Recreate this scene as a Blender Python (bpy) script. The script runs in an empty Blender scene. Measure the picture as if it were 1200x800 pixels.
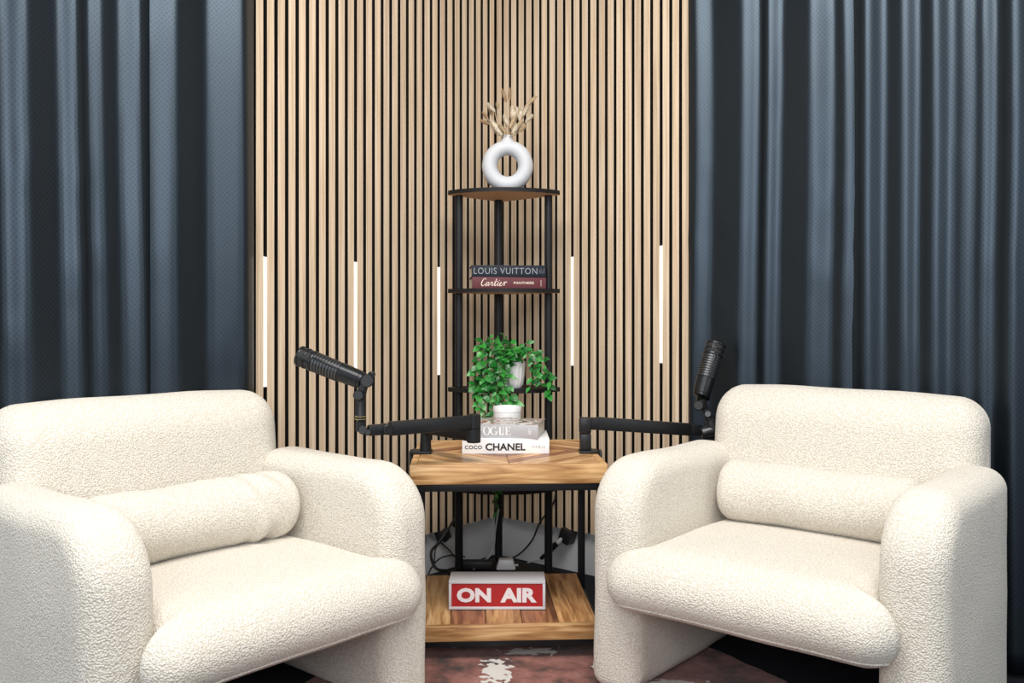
import bpy, bmesh, math, random
from mathutils import Vector, Matrix, noise
rnd = random.Random(7)
PI = math.pi
S = bpy.context.scene
COL = S.collection

# ------------------------------------------------------------------ camera
F = 1067.0                       # focal length in pixels of a 1200 px wide frame
CAM_Z = 1.0
cd = bpy.data.cameras.new('camera')
cd.sensor_width = 36.0
cd.lens = 36.0 * F / 1200.0
cd.shift_y = -29.0 / 1200.0
cd.clip_start = 0.05
cam = bpy.data.objects.new('camera', cd)
cam.location = (0, 0, CAM_Z)
cam.rotation_euler = (PI / 2, 0, 0)
COL.objects.link(cam)
S.camera = cam

# ------------------------------------------------------------------ light and exposure
S.view_settings.view_transform = 'Standard'
S.view_settings.look = 'None'
S.view_settings.exposure = -0.06
S.view_settings.gamma = 1.0
W = bpy.data.worlds.new('world')
S.world = W
W.use_nodes = True
W.node_tree.nodes['Background'].inputs[0].default_value = (0.86, 0.93, 1.0, 1)
W.node_tree.nodes['Background'].inputs[1].default_value = 0.15

def area(name, loc, target, sx, sy, power, colour):
    l = bpy.data.lights.new(name, 'AREA')
    l.shape = 'RECTANGLE'
    l.size = sx
    l.size_y = sy
    l.energy = power
    l.color = colour
    o = bpy.data.objects.new(name, l)
    o.location = loc
    d = Vector(target) - Vector(loc)
    o.rotation_euler = d.to_track_quat('-Z', 'Y').to_euler()
    COL.objects.link(o)
    return o

area('ceiling_light', (0.0, 1.2, 2.85), (0, 1.9, 0), 2.2, 1.2, 112, (1.0, 0.95, 0.88))
area('front_fill_light', (-0.3, -1.4, 1.9), (0.0, 3.0, 0.9), 2.4, 1.5, 78, (0.95, 0.97, 1.0))  # soft front fill added behind the camera to lift the scene, no window there
area('side_window_light', (2.9, 0.0, 1.7), (0.0, 3.2, 1.0), 1.0, 1.6, 18, (0.86, 0.93, 1.0))
area('side_window_light', (-2.9, 0.0, 1.7), (0.0, 3.2, 1.0), 1.0, 1.6, 18, (0.86, 0.93, 1.0))

# ------------------------------------------------------------------ room frame
CX, CY = -18.0 / F * 3.797, 3.797              # the corner where the two slatted faces meet
AL = math.atan(896.0 / 1067.0)
DL = Vector((-math.sin(AL), -math.cos(AL), 0)); NL = Vector((math.cos(AL), -math.sin(AL), 0))
DR = Vector((math.cos(AL), -math.sin(AL), 0)); NR = Vector((-math.sin(AL), -math.cos(AL), 0))
CORNER = Vector((CX, CY, 0))

def on_left(s, h, z): return CORNER + DL * s + NL * h + Vector((0, 0, z))
def on_right(s, h, z): return CORNER + DR * s + NR * h + Vector((0, 0, z))

def at(px, py, y):
    """the point at depth y that the photograph shows at (px, py)"""
    return Vector(((px - 600.0) / F * y, y, CAM_Z - (py - 371.0) / F * y))

def wall_hit(px, py, side, h):
    d, n = (DL, NL) if side == 'left' else (DR, NR)
    o = CORNER + n * h
    r = Vector(((px - 600.0) / F, 1.0, 0))
    t = o.dot(n) / r.dot(n)
    return at(px, py, t)

def s_at(px, side, h=0.0):
    p = wall_hit(px, 371, side, h)
    d = DL if side == 'left' else DR
    return (p - CORNER).dot(d)

# ------------------------------------------------------------------ materials
MATS = {}
def nodes(name):
    m = bpy.data.materials.new(name)
    m.use_nodes = True
    nt = m.node_tree
    b = nt.nodes['Principled BSDF']
    MATS[name] = m
    return m, nt, b
def N(nt, t, **kw):
    n = nt.nodes.new(t)
    for k, v in kw.items(): setattr(n, k, v)
    return n
def plain(name, c, rough=0.5, metal=0.0, spec=0.5, coat=0.0):
    m, nt, b = nodes(name)
    b.inputs['Base Color'].default_value = (*c, 1)
    b.inputs['Roughness'].default_value = rough
    b.inputs['Metallic'].default_value = metal
    b.inputs['Specular IOR Level'].default_value = spec
    b.inputs['Coat Weight'].default_value = coat
    return m
def ramp(nt, stops):
    r = N(nt, 'ShaderNodeValToRGB')
    e = r.color_ramp.elements
    while len(e) < len(stops): e.new(0.5)
    for i, (p, c) in enumerate(stops):
        e[i].position = p
        e[i].color = (*c, 1)
    return r
def add_bump(nt, b, height, strength, dist):
    bp = N(nt, 'ShaderNodeBump')
    bp.inputs['Strength'].default_value = strength
    bp.inputs['Distance'].default_value = dist
    nt.links.new(height, bp.inputs['Height'])
    nt.links.new(bp.outputs[0], b.inputs['Normal'])
def speckled(name, c, rough, scale, amount, bump=0.0, dist=0.002, spec=0.4):
    m, nt, b = nodes(name)
    tc = N(nt, 'ShaderNodeTexCoord')
    nz = N(nt, 'ShaderNodeTexNoise')
    nz.inputs['Scale'].default_value = scale
    nz.inputs['Detail'].default_value = 4
    nt.links.new(tc.outputs['Object'], nz.inputs['Vector'])
    r = ramp(nt, [(0.3, tuple(v * (1 - amount) for v in c)), (0.7, tuple(min(1, v * (1 + amount)) for v in c))])
    nt.links.new(nz.outputs['Fac'], r.inputs[0])
    nt.links.new(r.outputs[0], b.inputs['Base Color'])
    b.inputs['Roughness'].default_value = rough
    b.inputs['Specular IOR Level'].default_value = spec
    if bump: add_bump(nt, b, nz.outputs['Fac'], bump, dist)
    return m
def wood(name, dark, mid, light, stretch, rot=0.0, rough=0.45, vary=0.25, knots=True, coat=0.0):
    """stretch: (x, y, z) noise scales in object space; small along the grain"""
    m, nt, b = nodes(name)
    tc = N(nt, 'ShaderNodeTexCoord')
    oi = N(nt, 'ShaderNodeObjectInfo')
    mp = N(nt, 'ShaderNodeMapping'); mp.inputs['Rotation'].default_value = (0, 0, rot)
    ad = N(nt, 'ShaderNodeVectorMath', operation='ADD')
    ml = N(nt, 'ShaderNodeVectorMath', operation='MULTIPLY'); ml.inputs[1].default_value = (7.3, 7.3, 7.3)
    cb = N(nt, 'ShaderNodeCombineXYZ')
    for i in range(3): nt.links.new(oi.outputs['Random'], cb.inputs[i])
    nt.links.new(cb.outputs[0], ml.inputs[0])
    nt.links.new(tc.outputs['Object'], mp.inputs['Vector'])
    sc = N(nt, 'ShaderNodeVectorMath', operation='MULTIPLY'); sc.inputs[1].default_value = stretch
    nt.links.new(mp.outputs[0], sc.inputs[0])
    nt.links.new(sc.outputs[0], ad.inputs[0]); nt.links.new(ml.outputs[0], ad.inputs[1])
    nz = N(nt, 'ShaderNodeTexNoise')
    nz.inputs['Scale'].default_value = 1.0; nz.inputs['Detail'].default_value = 5; nz.inputs['Distortion'].default_value = 0.6
    nt.links.new(ad.outputs[0], nz.inputs['Vector'])
    r = ramp(nt, [(0.34, dark), (0.49, mid), (0.64, light)])
    nt.links.new(nz.outputs['Fac'], r.inputs[0])
    hs = N(nt, 'ShaderNodeHueSaturation')
    mr = N(nt, 'ShaderNodeMapRange')
    mr.inputs['To Min'].default_value = 1 - vary; mr.inputs['To Max'].default_value = 1 + vary
    nt.links.new(oi.outputs['Random'], mr.inputs['Value'])
    nt.links.new(mr.outputs[0], hs.inputs['Value'])
    nt.links.new(r.outputs[0], hs.inputs['Color'])
    nt.links.new(hs.outputs[0], b.inputs['Base Color'])
    b.inputs['Roughness'].default_value = rough
    b.inputs['Coat Weight'].default_value = coat
    b.inputs['Coat Roughness'].default_value = 0.3
    add_bump(nt, b, nz.outputs['Fac'], 0.12, 0.001)
    return m

M_SLAT = wood('oak_veneer', (0.47, 0.35, 0.235), (0.59, 0.455, 0.32), (0.68, 0.55, 0.41), (130, 130, 2.2), rough=0.55, vary=0.07)
M_CORE = plain('black_core', (0.010, 0.009, 0.008), 0.8, spec=0.2)
M_FELT = plain('black_felt', (0.007, 0.007, 0.007), 0.95, spec=0.1)
M_WALL = speckled('white_paint', (0.62, 0.64, 0.67), 0.7, 60, 0.03, 0.05)
M_CARPET = speckled('charcoal_carpet', (0.022, 0.025, 0.032), 0.95, 260, 0.7, 0.8, 0.004, spec=0.1)

def boucle_mat():
    m, nt, b = nodes('cream_boucle')
    tc = N(nt, 'ShaderNodeTexCoord')
    v = N(nt, 'ShaderNodeTexVoronoi'); v.inputs['Scale'].default_value = 235
    nz = N(nt, 'ShaderNodeTexNoise'); nz.inputs['Scale'].default_value = 330; nz.inputs['Detail'].default_value = 3
    big = N(nt, 'ShaderNodeTexNoise'); big.inputs['Scale'].default_value = 9; big.inputs['Detail'].default_value = 3
    for n in (v, nz, big): nt.links.new(tc.outputs['Object'], n.inputs['Vector'])
    mul = N(nt, 'ShaderNodeMath', operation='MULTIPLY_ADD'); mul.inputs[1].default_value = -1.0
    add1 = N(nt, 'ShaderNodeMath', operation='MULTIPLY_ADD'); add1.inputs[1].default_value = 0.35; add1.inputs[2].default_value = 0.45
    nt.links.new(nz.outputs['Fac'], add1.inputs[0])
    nt.links.new(v.outputs['Distance'], mul.inputs[0]); nt.links.new(add1.outputs[0], mul.inputs[2])
    r = ramp(nt, [(0.0, (0.60, 0.555, 0.48)), (0.45, (0.82, 0.79, 0.725))])
    nt.links.new(mul.outputs[0], r.inputs[0])
    nt.links.new(r.outputs[0], b.inputs['Base Color'])
    b.inputs['Roughness'].default_value = 0.95
    b.inputs['Specular IOR Level'].default_value = 0.15
    b.inputs['Sheen Weight'].default_value = 0.25
    b.inputs['Sheen Roughness'].default_value = 0.5
    ad = N(nt, 'ShaderNodeMath', operation='ADD')
    nt.links.new(mul.outputs[0], ad.inputs[0]); nt.links.new(big.outputs['Fac'], ad.inputs[1])
    add_bump(nt, b, ad.outputs[0], 0.6, 0.0036)
    return m
M_BOUCLE = boucle_mat()

def satin_mat():
    m, nt, b = nodes('navy_satin')
    tc = N(nt, 'ShaderNodeTexCoord')
    def lines(ang, scale):
        mp = N(nt, 'ShaderNodeMapping'); mp.inputs['Rotation'].default_value = (0, 0, ang)
        nt.links.new(tc.outputs['UV'], mp.inputs['Vector'])
        w = N(nt, 'ShaderNodeTexWave'); w.inputs['Scale'].default_value = scale
        w.inputs['Distortion'].default_value = 5.0; w.inputs['Detail'].default_value = 2; w.inputs['Detail Scale'].default_value = 0.6
        nt.links.new(mp.outputs[0], w.inputs['Vector'])
        return w
    a, c = lines(0.75, 31), lines(-0.75, 31)
    mx = N(nt, 'ShaderNodeMath', operation='MAXIMUM')
    nt.links.new(a.outputs['Fac'], mx.inputs[0]); nt.links.new(c.outputs['Fac'], mx.inputs[1])
    nz = N(nt, 'ShaderNodeTexNoise'); nz.inputs['Scale'].default_value = 500
    nt.links.new(tc.outputs['UV'], nz.inputs['Vector'])
    ad = N(nt, 'ShaderNodeMath', operation='MULTIPLY_ADD'); ad.inputs[1].default_value = 0.6
    nt.links.new(nz.outputs['Fac'], ad.inputs[0]); nt.links.new(mx.outputs[0], ad.inputs[2])
    r = ramp(nt, [(0.3, (0.035, 0.0475, 0.062)), (1.0, (0.045, 0.060, 0.077))])
    nt.links.new(mx.outputs[0], r.inputs[0])
    nt.links.new(r.outputs[0], b.inputs['Base Color'])
    b.inputs['Metallic'].default_value = 0.88
    b.inputs['Roughness'].default_value = 0.40
    b.inputs['Specular IOR Level'].default_value = 0.5
    add_bump(nt, b, ad.outputs[0], 0.045, 0.0009)
    return m
M_SATIN = satin_mat()

M_BLACK = plain('black_powder_coat', (0.008, 0.009, 0.011), 0.45, spec=0.3)
M_ARM = plain('black_anodised', (0.010, 0.0105, 0.012), 0.4, spec=0.35)
M_MIC = plain('dark_satin_metal', (0.022, 0.024, 0.027), 0.3, metal=0.6)
M_MIC2 = plain('grey_rib_metal', (0.07, 0.073, 0.078), 0.35, metal=0.7)
M_GRILLE = speckled('black_mesh', (0.02, 0.02, 0.021), 0.6, 900, 0.8, 0.8, 0.002)
M_GOLD = plain('brass_ring', (0.55, 0.42, 0.2), 0.3, metal=1)
M_CERAMIC = speckled('matt_white_ceramic', (0.58, 0.60, 0.635), 0.6, 200, 0.02, 0.1)
M_POT = plain('white_glazed_pot', (0.78, 0.79, 0.80), 0.35)
M_JAR = plain('white_jar', (0.74, 0.75, 0.76), 0.3)
M_PAPER = speckled('page_block', (0.70, 0.67, 0.60), 0.8, 300, 0.08)
M_WHITEBOOK = plain('white_cover', (0.80, 0.80, 0.81), 0.4)
M_GREYBOOK = plain('grey_cover', (0.42, 0.42, 0.44), 0.4)
M_NAVYBOOK = plain('navy_cover', (0.011, 0.016, 0.026), 0.55, spec=0.25)
M_MAROON = plain('maroon_cover', (0.125, 0.036, 0.044), 0.55, spec=0.25)
M_INK = plain('black_ink', (0.012, 0.012, 0.014), 0.5)
M_INKGREY = plain('grey_ink', (0.42, 0.42, 0.43), 0.5)
M_SILVER = plain('silver_ink', (0.27, 0.295, 0.33), 0.5)
M_CREAMINK = plain('cream_ink', (0.80, 0.66, 0.56), 0.5)
M_WHITEINK = plain('white_ink', (0.85, 0.85, 0.86), 0.5)
M_SIGNWHITE = plain('white_plastic', (0.60, 0.60, 0.645), 0.4)
M_SIGNRED = plain('red_acrylic', (0.40, 0.014, 0.018), 0.35)
M_SIGNLET = plain('white_acrylic_letters', (0.80, 0.76, 0.80), 0.35)
M_SHELFDARK = plain('black_edge_band', (0.010, 0.009, 0.009), 0.5, spec=0.25)
M_SHELFUNDER = speckled('brown_particle_board', (0.62, 0.36, 0.20), 0.6, 60, 0.08)
M_CABLE = plain('black_rubber', (0.012, 0.012, 0.013), 0.5)
M_CABLEW = plain('grey_white_rubber', (0.50, 0.51, 0.52), 0.5)
M_STEM = plain('ivy_stem', (0.10, 0.16, 0.04), 0.6)
M_SOIL = speckled('dark_soil', (0.03, 0.02, 0.013), 0.95, 200, 0.5, 0.5)
M_STRAW = speckled('dry_straw', (0.56, 0.43, 0.27), 0.9, 200, 0.15)
M_FLUFF = speckled('cream_fluff', (0.76, 0.67, 0.54), 0.95, 300, 0.12)
M_FLUFFD = speckled('brown_fluff', (0.42, 0.28, 0.16), 0.95, 300, 0.15)
BX = (55, 55, 4)

def leaf_mat():
    m, nt, b = nodes('ivy_leaf')
    oi = N(nt, 'ShaderNodeObjectInfo')
    r = ramp(nt, [(0.0, (0.006, 0.075, 0.012)), (0.5, (0.014, 0.17, 0.022)), (0.85, (0.04, 0.28, 0.04)), (1.0, (0.11, 0.36, 0.10))])
    nt.links.new(oi.outputs['Random'], r.inputs[0])
    nt.links.new(r.outputs[0], b.inputs['Base Color'])
    b.inputs['Roughness'].default_value = 0.35
    b.inputs['Transmission Weight'].default_value = 0.0
    return m
M_LEAF = leaf_mat()

def emit(name, c, strength):
    m, nt, b = nodes(name)
    b.inputs['Base Color'].default_value = (*c, 1)
    b.inputs['Emission Color'].default_value = (*c, 1)
    b.inputs['Emission Strength'].default_value = strength
    return m
M_LED = emit('warm_led', (1.0, 0.89, 0.77), 1.08)

def rug_mat():
    m, nt, b = nodes('cowhide')
    tc = N(nt, 'ShaderNodeTexCoord')
    nz = N(nt, 'ShaderNodeTexNoise'); nz.inputs['Scale'].default_value = 9; nz.inputs['Detail'].default_value = 6
    nz.inputs['Roughness'].default_value = 0.65
    nt.links.new(tc.outputs['Object'], nz.inputs['Vector'])
    r = ramp(nt, [(0.36, (0.030, 0.014, 0.011)), (0.46, (0.15, 0.052, 0.040)), (0.56, (0.25, 0.095, 0.075)), (0.7, (0.34, 0.17, 0.14))])
    nt.links.new(nz.outputs['Fac'], r.inputs[0])
    jag = N(nt, 'ShaderNodeTexNoise'); jag.inputs['Scale'].default_value = 38; jag.inputs['Detail'].default_value = 4
    nt.links.new(tc.outputs['Object'], jag.inputs['Vector'])
    prev = None
    for (x, y, rx, ry) in ((-0.045, 2.555, 0.042, 0.085), (-0.20, 2.80, 0.085, 0.045), (0.07, 2.715, 0.075, 0.026), (0.26, 2.60, 0.03, 0.05),
                           (0.40, 2.47, 0.10, 0.03), (-0.46, 2.45, 0.08, 0.05), (-0.10, 2.15, 0.12, 0.2), (0.3, 1.9, 0.15, 0.1)):
        mp = N(nt, 'ShaderNodeMapping', vector_type='POINT')
        mp.inputs['Scale'].default_value = (1 / rx, 1 / ry, 0)
        mp.inputs['Location'].default_value = (-x / rx, -y / ry, 0)
        nt.links.new(tc.outputs['Object'], mp.inputs['Vector'])
        ln = N(nt, 'ShaderNodeVectorMath', operation='LENGTH')
        nt.links.new(mp.outputs[0], ln.inputs[0])
        if prev is None: prev = ln.outputs['Value']
        else:
            mn = N(nt, 'ShaderNodeMath', operation='MINIMUM')
            nt.links.new(prev, mn.inputs[0]); nt.links.new(ln.outputs['Value'], mn.inputs[1])
            prev = mn.outputs[0]
    ad = N(nt, 'ShaderNodeMath', operation='MULTIPLY_ADD'); ad.inputs[1].default_value = 3.2
    nt.links.new(jag.outputs['Fac'], ad.inputs[0]); nt.links.new(prev, ad.inputs[2])
    cut = ramp(nt, [(0.0, (1, 1, 1)), (0.5, (1, 1, 1)), (0.52, (0, 0, 0))])
    sc = N(nt, 'ShaderNodeMath', operation='MULTIPLY'); sc.inputs[1].default_value = 0.2
    nt.links.new(ad.outputs[0], sc.inputs[0]); nt.links.new(sc.outputs[0], cut.inputs[0])
    mix = N(nt, 'ShaderNodeMix', data_type='RGBA')
    nt.links.new(cut.outputs[0], mix.inputs['Factor'])
    nt.links.new(r.outputs[0], mix.inputs['A'])
    mix.inputs['B'].default_value = (0.62, 0.60, 0.58, 1)
    nt.links.new(mix.outputs['Result'], b.inputs['Base Color'])
    b.inputs['Roughness'].default_value = 0.75
    b.inputs['Sheen Weight'].default_value = 0.2
    add_bump(nt, b, jag.outputs['Fac'], 0.4, 0.003)
    return m
M_RUG = rug_mat()

def cover_print_mat():
    m, nt, b = nodes('cover_print')
    tc = N(nt, 'ShaderNodeTexCoord')
    mp = N(nt, 'ShaderNodeMapping'); mp.inputs['Scale'].default_value = (12, 9, 1)
    nt.links.new(tc.outputs['Object'], mp.inputs['Vector'])
    nz = N(nt, 'ShaderNodeTexNoise'); nz.inputs['Scale'].default_value = 1.6; nz.inputs['Detail'].default_value = 3; nz.inputs['Distortion'].default_value = 1.5
    nt.links.new(mp.outputs[0], nz.inputs['Vector'])
    r = ramp(nt, [(0.36, (0.02, 0.02, 0.02)), (0.42, (0.22, 0.18, 0.14)), (0.46, (0.66, 0.64, 0.62)), (0.53, (0.70, 0.68, 0.66)), (0.56, (0.36, 0.09, 0.08)), (0.66, (0.22, 0.05, 0.05))])
    nt.links.new(nz.outputs['Fac'], r.inputs[0])
    nt.links.new(r.outputs[0], b.inputs['Base Color'])
    b.inputs['Roughness'].default_value = 0.3
    return m
M_COVER = cover_print_mat()

ACACIA = [((0.22, 0.088, 0.026), (0.44, 0.225, 0.088), (0.64, 0.38, 0.175)),
          ((0.11, 0.038, 0.016), (0.24, 0.092, 0.040), (0.38, 0.17, 0.078)),
          ((0.29, 0.145, 0.05), (0.52, 0.30, 0.13), (0.70, 0.46, 0.235))]
M_DIAG = {}
for i, tones in enumerate(ACACIA):
    for sgn in (1, -1):
        M_DIAG[(i, sgn)] = wood('acacia_diagonal', *tones, (70, 5, 30), rot=sgn * PI / 4, vary=0.14, coat=0.25)
M_LONG = [wood('acacia_board', *t, (60, 5, 30), vary=0.14, coat=0.15) for t in ACACIA]
M_EDGE = wood('acacia_edge', (0.25, 0.115, 0.036), (0.47, 0.26, 0.105), (0.66, 0.43, 0.21), (5, 60, 60), vary=0.08, coat=0.15)

# ------------------------------------------------------------------ mesh helpers
def link(name, me, mat, parent=None, loc=None):
    if mat is not None:
        for m in (mat if isinstance(mat, (list, tuple)) else [mat]): me.materials.append(m)
    o = bpy.data.objects.new(name, me)
    COL.objects.link(o)
    if parent is not None: o.parent = parent
    if loc is not None: o.location = loc
    return o
def mesh(name, vs, fs, smooth=False):
    me = bpy.data.meshes.new(name)
    me.from_pydata([tuple(v) for v in vs], [], fs)
    bm = bmesh.new(); bm.from_mesh(me)
    bmesh.ops.recalc_face_normals(bm, faces=bm.faces[:])
    bm.to_mesh(me); bm.free()
    if smooth: me.polygons.foreach_set('use_smooth', [True] * len(me.polygons))
    me.update()
    return me
def finish(bm, name, mat, parent=None, smooth=False, angle=None, loc=None):
    bmesh.ops.recalc_face_normals(bm, faces=bm.faces[:])
    me = bpy.data.meshes.new(name)
    bm.to_mesh(me); bm.free()
    if smooth:
        me.polygons.foreach_set('use_smooth', [True] * len(me.polygons))
        if angle is not None: me.set_sharp_from_angle(angle=angle)
    return link(name, me, mat, parent, loc)
def b_box(bm, x0, x1, y0, y1, z0, z1, bev=0.0, mtx=None, seg=2):
    r = bmesh.ops.create_cube(bm, size=1.0)
    vs = r['verts']
    for v in vs:
        v.co = Vector(((x0 + x1) / 2 + v.co.x * (x1 - x0), (y0 + y1) / 2 + v.co.y * (y1 - y0), (z0 + z1) / 2 + v.co.z * (z1 - z0)))
    if bev > 0:
        es = list({e for v in vs for e in v.link_edges})
        out = bmesh.ops.bevel(bm, geom=es, offset=bev, segments=seg, affect='EDGES', profile=0.5)
        vs = list({v for f in out['faces'] for v in f.verts} | {v for v in vs if v.is_valid})
    if mtx is not None: bmesh.ops.transform(bm, matrix=mtx, verts=vs)
    return vs
def box(name, dims, mat, parent=None, bev=0.002, mtx=None):
    bm = bmesh.new()
    b_box(bm, *dims, bev, mtx)
    return finish(bm, name, mat, parent, smooth=bev > 0, angle=0.6)
def frame_axes(a, b):
    d = (b - a).normalized()
    up = Vector((0, 0, 1)) if abs(d.z) < 0.95 else Vector((1, 0, 0))
    x = d.cross(up).normalized()
    y = x.cross(d).normalized()
    return x, y, d
def b_lathe(bm, a, b, prof, n=24, cap=True):
    """prof: list of (t along a->b in metres, radius)"""
    a, b = Vector(a), Vector(b)
    x, y, d = frame_axes(a, b)
    rings = []
    for t, r in prof:
        rings.append([bm.verts.new(a + d * t + x * (r * math.cos(2 * PI * k / n)) + y * (r * math.sin(2 * PI * k / n))) for k in range(n)])
    for r0, r1 in zip(rings, rings[1:]):
        for k in range(n):
            bm.faces.new((r0[k], r0[(k + 1) % n], r1[(k + 1) % n], r1[k]))
    if cap:
        bm.faces.new(rings[0][::-1]); bm.faces.new(rings[-1])
def lathe(name, a, b, prof, mat, parent=None, n=24, cap=True, angle=0.6):
    bm = bmesh.new(); b_lathe(bm, a, b, prof, n, cap)
    return finish(bm, name, mat, parent, True, angle)
def rod(name, a, b, r, mat, parent=None, n=14, bev=0.0):
    L = (Vector(b) - Vector(a)).length
    if bev: prof = [(0, r - bev), (bev, r), (L - bev, r), (L, r - bev)]
    else: prof = [(0, r), (L, r)]
    return lathe(name, a, b, prof, mat, parent, n)
def spline(pts, n):
    """Catmull-Rom through pts"""
    P = [Vector(p) for p in pts]
    P = [P[0] * 2 - P[1]] + P + [P[-1] * 2 - P[-2]]
    out = []
    for i in range(1, len(P) - 2):
        for k in range(n):
            t = k / n
            p0, p1, p2, p3 = P[i - 1:i + 3]
            out.append(0.5 * ((2 * p1) + (p2 - p0) * t + (2 * p0 - 5 * p1 + 4 * p2 - p3) * t * t + (3 * p1 - p0 - 3 * p2 + p3) * t ** 3))
    out.append(P[-2])
    return out
def b_tube(bm, pts, r, n=8, taper=None):
    pts = [Vector(p) for p in pts]
    rings = []
    x = None
    for i, p in enumerate(pts):
        d = (pts[min(i + 1, len(pts) - 1)] - pts[max(i - 1, 0)]).normalized()
        if x is None:
            x = d.cross(Vector((0.31, 0.17, 0.93)))
            if x.length < 1e-3: x = d.cross(Vector((1, 0, 0)))
        x = (x - d * x.dot(d)).normalized()
        y = d.cross(x)
        rr = r if taper is None else r * taper(i / max(1, len(pts) - 1))
        rings.append([bm.verts.new(p + x * (rr * math.cos(2 * PI * k / n)) + y * (rr * math.sin(2 * PI * k / n))) for k in range(n)])
    for r0, r1 in zip(rings, rings[1:]):
        for k in range(n): bm.faces.new((r0[k], r0[(k + 1) % n], r1[(k + 1) % n], r1[k]))
    bm.faces.new(rings[0][::-1]); bm.faces.new(rings[-1])
def tube(name, pts, r, mat, parent=None, n=8, sub=6, taper=None):
    bm = bmesh.new(); b_tube(bm, spline(pts, sub) if sub else pts, r, n, taper)
    return finish(bm, name, mat, parent, True, 1.0)
def rrect(x0, x1, y0, y1, radii, inset=0.0, n=8, side=6):
    """rounded rectangle, radii at (x0y0, x1y0, x1y1, x0y1), anticlockwise"""
    x0 += inset; x1 -= inset; y0 += inset; y1 -= inset
    rr = [max(r - inset, 0.004) for r in radii]
    cs = [(x0 + rr[0], y0 + rr[0], PI), (x1 - rr[1], y0 + rr[1], 1.5 * PI), (x1 - rr[2], y1 - rr[2], 0), (x0 + rr[3], y1 - rr[3], PI / 2)]
    out = []
    for i, (cx, cy, a0) in enumerate(cs):
        arc = [(cx + rr[i] * math.cos(a0 + PI / 2 * k / n), cy + rr[i] * math.sin(a0 + PI / 2 * k / n)) for k in range(n + 1)]
        out += arc
        j = (i + 1) % 4
        nx = (cs[j][0] + rr[j] * math.cos(cs[j][2]), cs[j][1] + rr[j] * math.sin(cs[j][2]))
        for k in range(1, side):
            t = k / side
            out.append((arc[-1][0] * (1 - t) + nx[0] * t, arc[-1][1] * (1 - t) + nx[1] * t))
    return out
def puff(loop, c0, c1, r, place, nr=8, mid=6, crown=0.0, capn=6):
    """pillow-like solid: loop(inset) swept from c0 to c1 with edges rounded by r, place(a, b, c) -> point"""
    levels = [(c0 + r * (1 - math.cos(PI / 2 * k / nr)), r * (1 - math.sin(PI / 2 * k / nr))) for k in range(nr + 1)]
    for k in range(1, mid): levels.append((c0 + r + (c1 - c0 - 2 * r) * k / mid, 0.0))
    levels += [(c1 - r * (1 - math.cos(PI / 2 * k / nr)), r * (1 - math.sin(PI / 2 * k / nr))) for k in range(nr, -1, -1)]
    vs, fs, rings = [], [], []
    def ring(pts, c):
        i0 = len(vs)
        vs.extend(place(a, b, c) for a, b in pts)
        rings.append(list(range(i0, len(vs))))
    l0 = loop(r)
    ca = sum(p[0] for p in l0) / len(l0); cb = sum(p[1] for p in l0) / len(l0)
    def caprings(c, sgn, order):
        for k in order:
            f = k / capn
            ring([(ca + (a - ca) * f, cb + (b - cb) * f) for a, b in l0], c + sgn * crown * (1 - f * f))
    caprings(c0, -1, range(1, capn))
    for c, ins in levels: ring(loop(ins), c)
    caprings(c1, 1, range(capn - 1, 0, -1))
    n = len(l0)
    for r0, r1 in zip(rings, rings[1:]):
        for k in range(n): fs.append((r0[k], r0[(k + 1) % n], r1[(k + 1) % n], r1[k]))
    for rg, c, sgn in ((rings[0], c0, -1), (rings[-1], c1, 1)):
        vs.append(place(ca, cb, c + sgn * crown)); m = len(vs) - 1
        for k in range(n): fs.append((rg[k], rg[(k + 1) % n], m))
    return vs, fs

def thing(name, label, cat, loc=(0, 0, 0), rotz=0.0, group=None):
    o = bpy.data.objects.new(name, None)
    o.empty_display_size = 0.05
    COL.objects.link(o)
    o.location = loc; o.rotation_euler = (0, 0, rotz)
    tag(o, label, cat, group)
    return o
def tag(o, label, cat, group=None):
    o['label'] = label; o['category'] = cat
    if group: o['group'] = group
    return o
def struct(o):
    o['kind'] = 'structure'
    return o
def dup(root, loc, rotz, label=None, group=None):
    r = root.copy(); COL.objects.link(r); r.location = loc; r.rotation_euler = (0, 0, rotz)
    if label: r['label'] = label
    if group: r['group'] = group
    for ch in list(root.children):
        c = ch.copy(); COL.objects.link(c); c.parent = r
        for g in list(ch.children):
            d = g.copy(); COL.objects.link(d); d.parent = c
    return r

# lettering ----------------------------------------------------------
def text(name, body, x0, x1, z0, z1, y, mat, parent, bold=0.0, depth=0.0006, spacing=1.0):
    """words on a face that looks towards -y, fitted to the rectangle x0..x1, z0..z1"""
    cu = bpy.data.curves.new(name, 'FONT')
    cu.body = body; cu.size = 1.0; cu.offset = bold; cu.extrude = 0.01; cu.resolution_u = 3
    cu.space_character = spacing
    t = bpy.data.objects.new('tmp', cu); COL.objects.link(t)
    dg = bpy.context.evaluated_depsgraph_get()
    me = bpy.data.meshes.new_from_object(t.evaluated_get(dg))
    bpy.data.objects.remove(t); bpy.data.curves.remove(cu)
    xs = [v.co.x for v in me.vertices]; ys = [v.co.y for v in me.vertices]
    a0, a1, b0, b1 = min(xs), max(xs), min(ys), max(ys)
    for v in me.vertices:
        q = v.co.copy()
        v.co = Vector((x0 + (q.x - a0) / (a1 - a0) * (x1 - x0), y - (q.z / 0.01 * 0.5 + 0.5) * depth, z0 + (q.y - b0) / (b1 - b0) * (z1 - z0)))
    me.name = name
    return link(name, me, mat, parent)
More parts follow.
